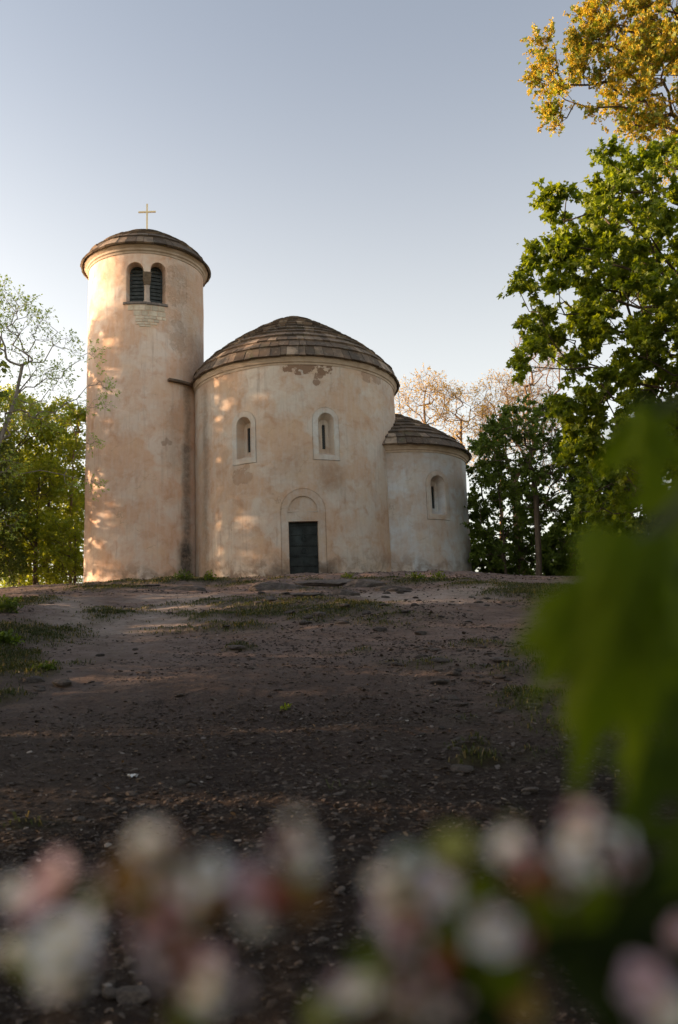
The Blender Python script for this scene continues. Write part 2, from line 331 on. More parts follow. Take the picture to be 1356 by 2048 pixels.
def ground():
    # one sheet: fine and fan-shaped in front of the viewer, growing coarse to the horizon
    v=[-3000,-1200,-500,-200,-90,-45,-25,-14,-8,-4,-2,-.5,.6]
    v+=list(np.geomspace(1.2,40,760)); v+=list(np.linspace(40.4,60,50)); v+=[66,74,84,100,130,180,260,400,650,1000,1600,2600,4000,6000]
    v=np.array(v)
    u=np.linspace(-1,1,620); e=1+np.array([.01,.03,.06,.1,.15,.22,.3,.42,.6,.85,1.3,2,3.2,6,12,30,90,250]); u=np.concatenate([-e[::-1],u,e])
    w=1.4+.46*np.clip(v,0,60)+.3*np.clip(v-60,0,None)*.2
    X=u[None,:]*w[:,None]; Y=np.repeat(v[:,None],len(u),1); Z=gheight(X,Y)
    nr,nc=X.shape; V=np.stack([X,Y,Z],-1).reshape(-1,3)
    i=np.arange(nr-1)[:,None]*nc+np.arange(nc-1)[None]; q=np.stack([i,i+1,i+nc+1,i+nc],-1).reshape(-1,4)
    t=NT('earth_slope'); o=t.obj()
    ga=t.n('ShaderNodeAttribute'); ga.attribute_name='grass'; pa=t.n('ShaderNodeAttribute'); pa.attribute_name='path'; la=t.n('ShaderNodeAttribute'); la.attribute_name='dust_and_shade'
    big=t.noise(.5,5,.6,o); med=t.noise(2.3,6,.65,o); fi=t.noise(14,5,.7,o); vf=t.noise(60,3,.7,o)
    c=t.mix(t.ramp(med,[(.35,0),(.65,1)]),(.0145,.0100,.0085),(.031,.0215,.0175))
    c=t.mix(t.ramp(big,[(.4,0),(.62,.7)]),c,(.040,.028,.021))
    c=t.mix(t.math('MULTIPLY',la.outputs['Fac'],.95),c,t.mix(t.ramp(med,[(.35,0),(.65,1)]),(.180,.128,.108),(.27,.205,.180)))  # pale dust up the slope; foreground shade is painted in as darker near soil
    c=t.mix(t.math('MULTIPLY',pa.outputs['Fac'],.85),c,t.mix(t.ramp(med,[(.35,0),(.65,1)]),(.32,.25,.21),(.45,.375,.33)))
    c=t.mix(t.ramp(fi,[(.50,0),(.66,.75)]),c,t.mix(.4,c,(.17,.14,.12)))
    c=t.mix(t.ramp(t.noise(9,5,.75,o),[(.30,.75),(.44,0)]),c,(.016,.011,.009))
    # scattered grit and chips
    vo=t.n('ShaderNodeTexVoronoi'); vo.inputs['Scale'].default_value=24; t.l(o,vo.inputs['Vector'])
    chip=t.math('MULTIPLY',t.ramp(vo.outputs['Distance'],[(.16,1),(.24,0)]),t.ramp(fi,[(.5,0),(.56,1)]))
    c=t.mix(t.math('MULTIPLY',chip,.6),c,t.mix(vo.outputs['Color'],(.08,.065,.055),(.22,.18,.15)))
    c=t.mix(t.math('MULTIPLY',ga.outputs['Fac'],.8),c,t.mix(t.ramp(fi,[(.4,0),(.6,1)]),(.028,.032,.012),(.065,.075,.022)))
    h=t.mix(.5,med,fi); nb=t.bump(h,1.0,.13); nb=t.bump(t.mix(.5,vf,chip),.6,.02,nb)
    t.pbr(c,.95,nb,.12)
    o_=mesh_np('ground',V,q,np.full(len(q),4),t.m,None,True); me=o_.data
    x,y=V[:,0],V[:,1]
    for nm,a in (('grass',grass_mask(x,y)),('path',path_mask(x,y)),('dust_and_shade',.80*sstep(4.6,11.0,y+fbm(x*.3,y*.3,3,51)*4)+.20*sstep(13,27,y+fbm(x*.3,y*.3,3,51)*9))):
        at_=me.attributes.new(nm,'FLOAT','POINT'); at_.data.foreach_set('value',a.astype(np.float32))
    tag(o_,kind='structure'); return o_
ground()
# ---------------------------------------------------------------- the church
NAVE=(-1.735,36.0,4.285); TOWER=(-8.164,35.97,2.475); APSE=(2.571,36.75,2.96)
church=empty('rotunda_church',(NAVE[0],NAVE[1],4.8),label='round plastered chapel with bell tower, domed slab roofs and side apse on the hilltop',cat='church')
def par(o): o.parent=church; o.matrix_parent_inverse=Matrix.Translation((-NAVE[0],-NAVE[1],-4.8)); return o
def cmb(mb,name,mat,parent=None,smooth=False):
    V=np.concatenate(mb.v)-np.array([NAVE[0],NAVE[1],4.8])
    return mesh_np(name,V,mb.l,mb.n,mat,parent or church,smooth)
def bend(P,c,batter=0):
    P=np.asarray(P,float); u,z,d=P[:,0],P[:,1],P[:,2]; th=u/c[2]; r=c[2]+d+batter*(z-4.8)
    return np.stack([c[0]+r*np.sin(th),c[1]-r*np.cos(th),z],1)
def arch(u0,u1,z0,z1,n=14):
    """outline of an opening with a round head, from foot left over the head to foot right"""
    r=(u1-u0)/2; cu=(u0+u1)/2; zs=z1-r
    return [(u0,z0)]+[(cu-r*math.cos(a),zs+r*math.sin(a)) for a in np.linspace(0,math.pi,n)]+[(u1,z0)]
def rect(u0,u1,z0,z1,n=14):
    r=(u1-u0)
    return [(u0,z0)]+[(u0+r*k/(n-1),z1) for k in range(n)]+[(u1,z0)]
def loft(mb,loops,depths,close=True):
    n=len(loops[0]); V=[]
    for L,d in zip(loops,depths): V+=[(u,z,d) for u,z in L]
    F=[]
    for k in range(len(loops)-1):
        for i in range(n):
            j=(i+1)%n; F.append((k*n+i,k*n+j,(k+1)*n+j,(k+1)*n+i))
    if close: F.append(tuple(range(n))[::-1]); F.append(tuple((len(loops)-1)*n+i for i in range(n)))
    mb.add(V,F)
def boolean(base,cutters):
    """base, cutters: flat-space MBs -> mesh"""
    o=base.build('tmp',None); ms=[]
    def fix(x):
        bm=bmesh.new(); bm.from_mesh(x.data); bmesh.ops.recalc_face_normals(bm,faces=bm.faces[:]); bm.to_mesh(x.data); bm.free()
    fix(o)
    for c in cutters:
        q=c.build('tmpc',None); fix(q); ms.append(q); m=o.modifiers.new('b','BOOLEAN'); m.operation='DIFFERENCE'; m.object=q; m.solver='EXACT'
    dg=bpy.context.evaluated_depsgraph_get(); me=bpy.data.meshes.new_from_object(o.evaluated_get(dg))
    for x in [o]+ms: bpy.data.objects.remove(x,do_unlink=True)
    return me
def finish(me,name,mat,c,wob=0.0,smooth_angle=35):
    n=len(me.vertices); P=np.zeros(n*3,dtype=np.float32); me.vertices.foreach_get('co',P); P=P.reshape(-1,3).astype(float)
    uvl=me.uv_layers.new(name='wall'); li=np.zeros(len(me.loops),dtype=np.int32); me.loops.foreach_get('vertex_index',li)
    uvl.data.foreach_set('uv',P[li][:,:2].astype(np.float32).ravel())
    if wob: P[:,2]+=wob*fbm(P[:,0]*.7+c[0]*9,P[:,1]*.7,3,61)*2
    W=bend(P,c)-np.array([NAVE[0],NAVE[1],4.8]); me.vertices.foreach_set('co',W.astype(np.float32).ravel())
    bm=bmesh.new(); bm.from_mesh(me); bmesh.ops.recalc_face_normals(bm,faces=bm.faces[:]); bm.to_mesh(me); bm.free()
    me.materials.clear(); me.materials.append(mat); me.polygons.foreach_set('use_smooth',np.ones(len(me.polygons),dtype=bool))
    me.set_sharp_from_angle(angle=R(smooth_angle)); me.update()
    o=bpy.data.objects.new(name,me); COL.objects.link(o); o.parent=church; me.name=name
    return o
def wall_flat(c,z0,z1,thick,step=.22):
    mb=MB(); U=math.pi*c[2]; nu=int(2*U/step); nz=int((z1-z0)/step)
    us=np.linspace(-U,U,nu+1); zs=np.linspace(z0,z1,nz+1)
    for d,flip in ((0,False),(-thick,True)):
        V=[(u,z,d) for z in zs for u in us]
        i=np.arange(nz)[:,None]*(nu+1)+np.arange(nu)[None]; q=np.stack([i,i+1,i+nu+2,i+nu+1],-1).reshape(-1,4)
        mb.addq(V,q[:,::-1] if flip else q)
    n1=(nu+1)*(nz+1)
    rim=[j for j in range(nu+1)]+[k*(nu+1)+nu for k in range(1,nz+1)]+[nz*(nu+1)+j for j in range(nu-1,-1,-1)]+[k*(nu+1) for k in range(nz-1,0,-1)]
    m=len(rim)
    for a in range(m):
        b=(a+1)%m; mb.l.extend([rim[a],rim[a]+n1,rim[b]+n1,rim[b]]); mb.n.append(4)
    return mb
def cutter(outer,inner,depth,out=.25,through=None):
    mb=MB(); k=out/depth
    front=[(o[0]+(o[0]-i[0])*k,o[1]+(o[1]-i[1])*k) for o,i in zip(outer,inner)]
    loft(mb,[front,inner],[out,-depth]); return mb
dark=(.10,.08,.065); peel=(.25,.155,.10)
M_nave=plaster('nave_plaster',(1.14,1.10,1.09),
  stains=[(-4.3,-3.9,4.5,12.9,.35,.75,(.12,.10,.085)),(1.0,2.1,8.0,9.2,.35,.55,(.30,.20,.13)),(-4.6,-2.0,12.5,13.6,.5,.5,(.42,.24,.14)),(-.9,-.2,4.6,5.3,.25,.75,dark),(1.1,1.7,4.6,5.3,.25,.7,dark),(-.6,.6,8.4,9.6,.5,.35,(.40,.26,.17)),(4.2,6,9.5,13,.5,.45,(.36,.26,.2))],
  patches=[(-.3,1.7,12.6,13.5,.35,.95,peel),(.9,1.3,12.1,12.8,.25,.8,peel),(-3.8,-2.3,12.9,13.4,.3,.6,peel),(-2.4,-1.5,8.4,9.2,.3,.5,(.36,.23,.15)),(3.0,4.3,12.6,13.2,.3,.5,peel)])
M_tower=plaster('tower_plaster',(1.50,1.34,1.30),  # tone brighter than the nave's: glow of the western sky is painted in
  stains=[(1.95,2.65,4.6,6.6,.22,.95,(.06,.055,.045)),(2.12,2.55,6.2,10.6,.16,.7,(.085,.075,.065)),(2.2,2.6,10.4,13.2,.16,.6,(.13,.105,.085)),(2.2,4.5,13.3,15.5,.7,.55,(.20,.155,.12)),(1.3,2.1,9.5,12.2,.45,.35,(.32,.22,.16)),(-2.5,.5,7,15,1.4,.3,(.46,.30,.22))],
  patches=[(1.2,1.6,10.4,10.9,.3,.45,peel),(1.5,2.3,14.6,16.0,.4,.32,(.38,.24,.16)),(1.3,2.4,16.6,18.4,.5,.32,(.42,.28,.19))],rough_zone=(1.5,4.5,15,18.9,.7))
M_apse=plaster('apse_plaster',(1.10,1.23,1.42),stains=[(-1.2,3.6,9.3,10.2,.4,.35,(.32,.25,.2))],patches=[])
M_trim=plaster('trim_plaster',(1.09,1.16,1.25),base_z=3.9)
M_door_trim=plaster('door_surround_plaster',(1.06,1.07,1.10),stains=[(-.5,-.1,4.6,5.2,.2,.8,dark),(.95,1.3,4.6,5.2,.2,.8,dark)])
# openings (u along the wall, z up)
WL_o=arch(-2.19,-1.55,9.44,11.09); WL_i=arch(-2.10,-1.64,9.62,10.92)
WR_o=arch(1.06,1.70,9.42,11.09); WR_i=arch(1.15,1.61,9.60,10.92)
def scaled(L,k,kz=None):
    cu=np.mean([p[0] for p in L]); cz=np.mean([p[1] for p in L]); kz=kz or k
    return [(cu+(u-cu)*k,cz+(z-cz)*kz) for u,z in L]
slitL=arch(-1.93,-1.79,9.76,10.74); slitR=arch(1.31,1.46,9.74,10.72)
doorR=rect(-.16,.95,4.55,6.88); tymp=arch(-.15,.94,7.27,7.84)
GW1=arch(-2.415,-1.345,9.225,11.325); GW2=arch(.835,1.905,9.225,11.315); GD=arch(-.44,1.25,4.45,8.13,24); GA=arch(.945,2.065,7.155,9.175)
nave_flat=wall_flat(NAVE,4.2,13.32,1.0)
me=boolean(nave_flat,[cutter(WL_o,WL_i,.36),cutter(WR_o,WR_i,.36),cutter(slitL,slitL,1.3,out=-.2),cutter(slitR,slitR,1.3,out=-.2),cutter(doorR,doorR,.34),cutter(GW1,GW1,.03),cutter(GW2,GW2,.03),cutter(GD,GD,.035)])
finish(me,'nave_wall',M_nave,NAVE,.022)
A_o=arch(1.15,1.86,7.37,8.98); A_i=arch(1.26,1.75,7.54,8.83); slitA=arch(1.43,1.58,7.68,8.62)
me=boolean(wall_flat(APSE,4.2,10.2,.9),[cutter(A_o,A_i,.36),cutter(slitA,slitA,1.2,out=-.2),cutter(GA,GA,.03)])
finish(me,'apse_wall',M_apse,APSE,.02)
BL=arch(-.29,.43,16.55,18.33,18); BR=arch(.70,1.34,16.55,18.37,18)
under=rect(.42,.72,16.55,17.90)
me=boolean(wall_flat(TOWER,4.2,19.05,.75,.2),[cutter(BL,BL,1.0),cutter(BR,BR,1.0),cutter(under,under,1.0)])
finish(me,'tower_wall',M_tower,TOWER,.02)
# window frames: flat plaster bands just proud of the wall
M_glass=NT('dark_leaded_glass'); M_glass.pbr((.018,.02,.022),.25,None,.5); M_glass=M_glass.m
M_iron=simple_mat('dark_patinated_metal',(.016,.022,.022),(.035,.048,.046),5,.5,.25,.005,.4)
def ring_band(outer,inner,c,name,mat,d0=-.03,d1=.018,parent=None):
    mb=MB(); n=len(outer); V=[]
    for L,d in ((outer,d0),(outer,d1),(inner,d1),(inner,d0)): V+=[(u,z,d) for u,z in L]
    F=[]
    for k in range(3):
        for i in range(n):
            j=(i+1)%n; F.append((k*n+i,k*n+j,(k+1)*n+j,(k+1)*n+i))
    mb.add(V,F); return mb
def sub_band(outer,inner,name,mat,c,d1=.016,extra=()):
    """band as a boolean so that it can be cut finely and bent"""
    base=MB(); loft(base,[outer,outer],[d1,-.045])
    cs=[]
    for L in (inner if isinstance(inner[0],list) else [inner]):
        m=MB(); loft(m,[L,L],[.2,-.3]); cs.append(m)
    for L,dd in extra:
        m=MB(); loft(m,[L,L],[.2,dd]); cs.append(m)
    me=boolean(base,cs)
    bm=bmesh.new(); bm.from_mesh(me)
    us=[v.co.x for v in bm.verts]; 
    for u in np.arange(min(us)+.1,max(us)-.02,.1):
        bmesh.ops.bisect_plane(bm,geom=bm.verts[:]+bm.edges[:]+bm.faces[:],plane_co=(u,0,0),plane_no=(1,0,0))
    bm.to_mesh(me); bm.free()
    return finish(me,name,mat,c)
def slit_window(open_o,open_i,slit,band,c,u_name):
    fr=sub_band(band,open_o,'window_frame',M_trim,c)
    # pane deep in the wall with small lead bars
    mb=MB(); u0=slit[0][0]-.05; u1=slit[-1][0]+.05; zt=max(p[1] for p in slit)+.05; z0=slit[0][1]-.05
    V=bend([(u0,z0,-.43),(u1,z0,-.43),(u1,zt,-.43),(u0,zt,-.43),(u0,z0,-.46),(u1,z0,-.46),(u1,zt,-.46),(u0,zt,-.46)],c)
    mb.add(V,[(0,1,2,3),(5,4,7,6),(0,4,5,1),(3,2,6,7),(0,3,7,4),(1,5,6,2)])
    pane=cmb(mb,'window_pane',M_glass,fr)
    pane.matrix_parent_inverse=Matrix.Identity(4)
    mb=MB()
    for z in np.arange(z0+.15,zt,.22):
        V=bend([(u0,z,-.41),(u1,z,-.41),(u1,z+.014,-.41),(u0,z+.014,-.41),(u0,z,-.428),(u1,z,-.428),(u1,z+.014,-.428),(u0,z+.014,-.428)],c)
        mb.add(V,[(0,1,2,3),(5,4,7,6),(0,4,5,1),(3,2,6,7),(0,3,7,4),(1,5,6,2)])
    uc=(u0+u1)/2
    V=bend([(uc-.007,z0,-.407),(uc+.007,z0,-.407),(uc+.007,zt,-.407),(uc-.007,zt,-.407),(uc-.007,z0,-.429),(uc+.007,z0,-.429),(uc+.007,zt,-.429),(uc-.007,zt,-.429)],c)
    mb.add(V,[(0,1,2,3),(5,4,7,6),(0,4,5,1),(3,2,6,7),(0,3,7,4),(1,5,6,2)])
    b=cmb(mb,'leading',M_iron,fr)
    # inner rim round the slit
    return fr
slit_window(WL_o,WL_i,slitL,arch(-2.40,-1.36,9.24,11.31),NAVE,'L')
slit_window(WR_o,WR_i,slitR,arch(.85,1.89,9.24,11.30),NAVE,'R')
slit_window(A_o,A_i,slitA,arch(.96,2.05,7.17,9.16),APSE,'A')
# door surround with recessed tympanum and lintel
sub_band(arch(-.42,1.23,4.5,8.11,24),doorR,'door_surround',M_door_trim,NAVE,.02,extra=[(tymp,-.03)])
mb=MB()
V=bend([(-.17,7.225,.02),(.96,7.225,.02),(.96,7.262,.02),(-.17,7.262,.02),(-.17,7.225,.055),(.96,7.225,.055),(.96,7.262,.055),(-.17,7.262,.055)],NAVE)
mb.add(V,[(3,2,1,0),(4,5,6,7),(0,1,5,4),(3,7,6,2),(0,4,7,3),(1,2,6,5)]); cmb(mb,'lintel_ledge',M_trim)
th=.395/NAVE[2]; ux=np.array([math.cos(th),math.sin(th),0]); nx=np.array([math.sin(th),-math.cos(th),0]); D0=np.array([NAVE[0],NAVE[1],0])+nx*(NAVE[2]-.24)
RM=np.stack([ux,nx,[0,0,1]],1)
def dl(a,b,c): return D0+ux*a+nx*b+np.array([0,0,c])
t=NT('bronze_door'); n=t.noise(3,6,.65); c=t.mix(t.ramp(n,[(.4,0),(.66,1)]),(.013,.016,.016),(.036,.044,.043)); c=t.mix(t.ramp(t.noise(1.2,4,.5),[(.55,0),(.75,.6)]),c,(.05,.075,.08))
t.pbr(c,.55,t.bump(t.noise(22,4,.6),.4,.01),.5,.55); M_door=t.m
mb=MB(); mb.box(dl(0,0,5.85),(1.16,.07,2.1),RM)
for z in (4.92,5.25,5.62,6.02,6.42,6.76): mb.box(dl(0,.05,z),(1.02,.035,.045 if z not in(5.62,6.02) else .09),RM)
for a in (-.5,0,.5): mb.box(dl(a,.047,5.85),(.05,.028,1.95),RM)
def rivet(p,r):
    V=[];F=[];k=6
    for j,(rr,dd) in enumerate(((r,0),(r*.7,r*.6))):
        for i in range(k): a=i*2*math.pi/k; V.append(p+ux*rr*math.cos(a)+np.array([0,0,rr*math.sin(a)])+nx*dd)
    V.append(p+nx*r*.8)
    for i in range(k): j=(i+1)%k; F+= [(i,j,j+k,i+k),(i+k,j+k,2*k)]
    mb.add(V,F)
for z in (4.92,5.62,6.02,6.76):
    for k in range(13): rivet(dl(-.46+k*.0767,.069 if z not in (5.62,6.02) else .069,z),.020)
door=cmb(mb,'door',M_door)
def torus(mb,ctr,r,rr,U,W,k=18,m=6):
    N=np.cross(U,W); V=[]
    for i in range(k):
        a=i*2*math.pi/k; e=U*math.cos(a)+W*math.sin(a)
        for j in range(m): b=j*2*math.pi/m; V.append(ctr+e*(r+rr*math.cos(b))+N*rr*math.sin(b))
    mb.add(V,[(i*m+j,((i+1)%k)*m+j,((i+1)%k)*m+(j+1)%m,i*m+(j+1)%m) for i in range(k) for j in range(m)])
for z in (5.80,6.25):
    mb=MB(); torus(mb,dl(.02,.075,z),.085,.012,ux,np.array([0,0,1.])); rivet(dl(.02,.06,z+.085),.03); cmb(mb,'door_knocker',M_iron,door,True)
M_step=simple_mat('threshold_stone',(.16,.13,.11),(.27,.23,.20),4,.9,.5,.02)
mb=MB(); mb.box(dl(0,.22,4.79),(1.3,.62,.09),RM); cmb(mb,'threshold',M_step)
# roofs: stepped courses of stone slabs
def slab_roof(name,c,prof,slab,seed,th=.075,over=.10,parent=None):
    """prof: list of (radius,z) of the course edges, outside to inside; every slab its own wedge"""
    rg=np.random.default_rng(seed); mb=MB()
    for k in range(len(prof)-1):
        r0,z0=prof[k]; r1,z1=prof[k+1]; n=max(7,int(2*math.pi*r0/slab)); a0=rg.random()*6.28
        cuts=a0+(np.arange(n)+rg.uniform(-.22,.22,n))*2*math.pi/n; cuts=np.append(cuts,cuts[0]+2*math.pi)
        sl=np.hypot(r0-r1,z1-z0); er,ez=(r0-r1)/sl,(z1-z0)/sl     # up-slope (inwards)
        for a,b in zip(cuts[:-1],cuts[1:]):
            j=rg.uniform(-.018,.018); tj=th*(1+rg.uniform(-.12,.12)); gap=.008/r0; ll=rg.uniform(-.012,.012)
            m=max(1,int((b-a)/.09)); aa=np.linspace(a+gap,b-gap,m+1); V=[]
            ra,za=r0+er*j,z0-ez*j+ll; rb,zb=max(r1-er*over,0.02),z1+ez*over-.05+ll
            for t_ in aa:
                for (rr,zz) in ((ra,za),(rb,zb),(max(rb+ez*tj*0.4,.01),zb+er*tj*.4),(ra+ez*tj,za+er*tj)):
                    V.append((c[0]+rr*math.sin(t_),c[1]-rr*math.cos(t_),zz))
            F=[]
            for i in range(m):
                for q in range(4): F.append((i*4+q,i*4+(q+1)%4,(i+1)*4+(q+1)%4,(i+1)*4+q))
            F+= [(3,2,1,0),(m*4,m*4+1,m*4+2,m*4+3)]
            mb.add(V,F)
    return cmb(mb,name,M_roof,parent)
def revolve(name,c,prof,mat,k=140,parent=None,smooth=False,closed=True):
    mb=MB(); n=len(prof); V=[]
    for i in range(k):
        a=i*2*math.pi/k
        for r,z in prof: V.append((c[0]+r*math.sin(a),c[1]-r*math.cos(a),z))
    F=[]
    for i in range(k):
        for j in range(n if closed else n-1):
            F.append((i*n+j,((i+1)%k)*n+j,((i+1)%k)*n+(j+1)%n,i*n+(j+1)%n))
    mb.add(V,F); o=cmb(mb,name,mat,parent,smooth)
    if smooth: o.data.set_sharp_from_angle(angle=R(40))
    return o
M_corn=simple_mat('cornice_plaster',(.40,.29,.20),(.52,.41,.31),2.0,.9,.4,.02)
def course(pts,n):
    """n courses with equal slope length along a smooth profile"""
    P=np.array(pts,float); s=np.r_[0,np.cumsum(np.hypot(*np.diff(P,axis=0).T))]; t=np.linspace(0,s[-1],n+1)
    return list(zip(np.interp(t,s,P[:,0]),np.interp(t,s,P[:,1])))
nave_prof=[(4.47,13.27),(4.28,13.73),(3.88,14.20),(3.30,14.70),(2.55,15.25),(1.75,15.79),(1.0,16.23),(.45,16.5),(.05,16.62)]
slab_roof('nave_roof',NAVE,course(nave_prof,12),.36,11,th=.085)
revolve('nave_cornice',NAVE,[(4.25,12.98),(4.305,12.98),(4.31,13.06),(4.35,13.09),(4.36,13.17),(4.42,13.27),(4.40,13.34),(4.0,13.34)],M_corn,smooth=True)
tower_prof=[(2.76,19.02),(2.62,19.29),(2.28,19.66),(1.85,20.0),(1.25,20.38),(.62,20.70),(.04,20.85)]
troof=slab_roof('tower_roof',TOWER,course(tower_prof,6),.42,12,th=.085)
revolve('tower_cornice',TOWER,[(2.44,18.72),(2.50,18.72),(2.51,18.80),(2.56,18.84),(2.57,18.92),(2.68,19.02),(2.66,19.10),(2.3,19.10)],M_corn,smooth=True)
apse_prof=[(3.21,10.16),(3.02,10.46),(2.66,10.80),(2.10,11.20),(1.45,11.62),(.75,12.02),(.03,12.36)]
slab_roof('apse_roof',APSE,course(apse_prof,9),.36,13,th=.07)
revolve('apse_cornice',APSE,[(2.93,9.90),(2.985,9.90),(2.99,9.97),(3.03,10.0),(3.04,10.07),(3.14,10.17),(3.12,10.22),(2.7,10.22)],M_corn,smooth=True)
# golden cross
M_gold=simple_mat('gilded_metal',(.82,.62,.32),(.92,.74,.44),4,.45,.1,.002,.35)
mb=MB(); cx,cy=TOWER[0],TOWER[1]
mb.box((cx,cy,21.60),(.066,.045,1.50)); mb.box((cx,cy+.001,21.96),(.78,.05,.066)); mb.box((cx,cy,20.98),(.16,.16,.10))
cmb(mb,'roof_cross',M_gold)
# belfry: louvres, column, capital, sill, bare stones
M_louv=simple_mat('dark_weathered_louvre_wood',(.05,.058,.058),(.11,.12,.115),6,.75,.4,.01)
M_stone=simple_mat('brown_capital_stone',(.13,.095,.065),(.24,.17,.11),9,.95,.9,.03)
for (u0,u1,zt) in ((-.29,.43,18.33),(.70,1.34,18.37)):
    um=(u0+u1)/2; th_=um/TOWER[2]; U=np.array([math.cos(th_),math.sin(th_),0]); Nn=np.array([math.sin(th_),-math.cos(th_),0]); O=np.array([TOWER[0],TOWER[1],0])
    w=(u1-u0)/2*.86; r0=TOWER[2]-.50; zs=zt-.02-w
    mb=MB(); RR=np.stack([U,Nn,[0,0,1]],1)
    z=16.60
    while z<zs+w-.06:
        hw=w if z<zs else math.sqrt(max(w*w-(z-zs)**2,.0004))
        tilt=np.array(Matrix.Rotation(R(14),3,'X'))
        mb.box(O+Nn*r0+np.array([0,0,z+.06]),(2*hw,.018,.145),RR@tilt); z+=.165
    lo=cmb(mb,'louvre',M_louv)
    mb=MB(); K=16; pts=[(-w,16.55)]+[(-w*math.cos(a),zs+w*math.sin(a)) for a in np.linspace(0,math.pi,K)]+[(w,16.55)]
    pin=[(-w*.86,16.62)]+[(-w*.86*math.cos(a),zs+w*.86*math.sin(a)) for a in np.linspace(0,math.pi,K)]+[(w*.86,16.62)]
    V=[];n=len(pts)
    for L,dd in ((pts,-.03),(pts,.07),(pin,.07),(pin,-.03)): V+=[O+U*a+Nn*(r0+dd)+np.array([0,0,b]) for a,b in L]
    mb.add(V,[(k*n+i,k*n+(i+1)%n,((k+1)%4)*n+(i+1)%n,((k+1)%4)*n+i) for k in range(4) for i in range(n)])
    cmb(mb,'louvre_frame',M_louv,lo)
    mb=MB(); mb.box(O+Nn*(r0-.22)+np.array([0,0,17.4]),(1.0,.03,2.2),RR); cmb(mb,'louvre_backing',M_louv,lo)
th_=.565/TOWER[2]; U=np.array([math.cos(th_),math.sin(th_),0]); Nn=np.array([math.sin(th_),-math.cos(th_),0]); O=np.array([TOWER[0],TOWER[1],0])+Nn*(TOWER[2]-.17)
mb=MB(); V=[];k=16
for z,r in ((16.58,.15),(16.66,.15),(16.70,.115),(17.30,.108),(17.36,.125),(17.42,.12)):
    for i in range(k): a=i*2*math.pi/k; V.append(O+U*r*math.cos(a)+Nn*r*math.sin(a)+np.array([0,0,z]))
mb.add(V,[(j*k+i,j*k+(i+1)%k,(j+1)*k+(i+1)%k,(j+1)*k+i) for j in range(5) for i in range(k)]); cmb(mb,'column',M_trim and simple_mat('pale_column_stone',(.42,.33,.27),(.52,.42,.34),6,.85,.4,.01),None,True)
mb=MB(); V=[]
for z,a,b0,b1 in ((17.36,.11,-.12,.13),(17.48,.13,-.25,.17),(17.74,.165,-.45,.20),(17.895,.168,-.45,.21)):
    for s,q in ((-a,b0),(a,b0),(a,b1),(-a,b1)): V.append(O+U*s+Nn*q+np.array([0,0,z]))
mb.add(V,[(j*4+i,j*4+(i+1)%4,(j+1)*4+(i+1)%4,(j+1)*4+i) for j in range(3) for i in range(4)]+[(3,2,1,0),(12,13,14,15)]); cmb(mb,'capital',M_stone)
def bent_slab(mb,u0,u1,z0,z1,d0,d1,c,step=.12,tilt=0,jit=0):
    n=max(1,int((u1-u0)/step)); us=np.linspace(u0,u1,n+1); V=[]
    for i,u in enumerate(us):
        t_=tilt*(i/n)
        V+=[(u,z0+t_,d0),(u,z1+t_,d0),(u,z1+t_,d1),(u,z0+t_,d1)]
    F=[(i*4+q,i*4+(q+1)%4,(i+1)*4+(q+1)%4,(i+1)*4+q) for i in range(n) for q in range(4)]+[(3,2,1,0),(n*4,n*4+1,n*4+2,n*4+3)]
    mb.add(bend(V,c),F)
M_sill=simple_mat('grey_sill_stone',(.15,.125,.11),(.26,.22,.19),10,.95,.9,.02)
mb=MB(); bent_slab(mb,-.40,.56,16.47,16.565,-.6,.06,TOWER); bent_slab(mb,.568,1.42,16.455,16.555,-.6,.055,TOWER); cmb(mb,'window_sill',M_sill)
M_blocks=simple_mat('exposed_pale_masonry',(.56,.45,.32),(.70,.61,.48),3,.9,.6,.02,island=.22)
mb=MB()
for (z0,z1,cuts) in ((16.20,16.44,[-.22,.04,.27,.48,.74,1.02,1.30]),(15.97,16.19,[.02,.34,.62,.98,1.34]),(15.83,15.96,[.10,.42,.70,.96,1.18,1.36]),(15.70,15.82,[.10,.36,.62,.84,1.06]),(15.59,15.69,[.14,.48,.70,.98]),(15.49,15.58,[.24,.52,.74])):
    for a,b in zip(cuts[:-1],cuts[1:]): bent_slab(mb,a+.012,b-.012,z0+.006+rng.uniform(0,.01),z1-rng.uniform(0,.01),-.03,rng.uniform(.012,.024),TOWER,.1)
cmb(mb,'bare_stones',M_blocks)
mb=MB(); bent_slab(mb,1.42,3.0,13.24,13.33,-.05,.20,TOWER); cmb(mb,'drip_ledge',M_roof)
mb=MB(); V,F=tubes([at(797,786,35.2),],[at(801,832,35.0)],[.012],[.012]); mb.addq(V,F); cmb(mb,'lightning_cable',M_iron)
# ---------------------------------------------------------------- leaves and trees
def norm(v): return v/(np.linalg.norm(v,axis=-1,keepdims=True)+1e-9)
_mr=[(0,0),(.12,-.03),(.42,-.10),(.34,.12),(.66,.40),(.36,.40),(.26,.52),(.18,.74),(0,1.0)]
MAPLE_V=np.array([(x,y,abs(x)*.22-.12*y*y) for x,y in _mr]+[(-x,y,abs(x)*.22-.12*y*y) for x,y in _mr[1:-1]])
MAPLE_F=[(0,1,2,3,4,5,6,7,8),(0,8,15,14,13,12,11,10,9)]
OVAL_V=np.array([(0,0,0),(.26,.35,.07),(.20,.75,.04),(0,1.0,-.06),(-.20,.75,.04),(-.26,.35,.07)]); OVAL_F=[(0,1,2,3),(0,3,4,5)]
QUAD_V=np.array([(0,0,0),(.34,.45,.06),(0,1.0,0),(-.34,.45,.06)]); QUAD_F=[(0,1,2,3)]
FLOR_V=np.array([(0,0,0),(.35,.3,.1),(.1,.8,0),(-.3,.5,.12),(.1,.2,.35),(.3,.7,.4)]); FLOR_F=[(0,1,2,3),(0,4,5)]
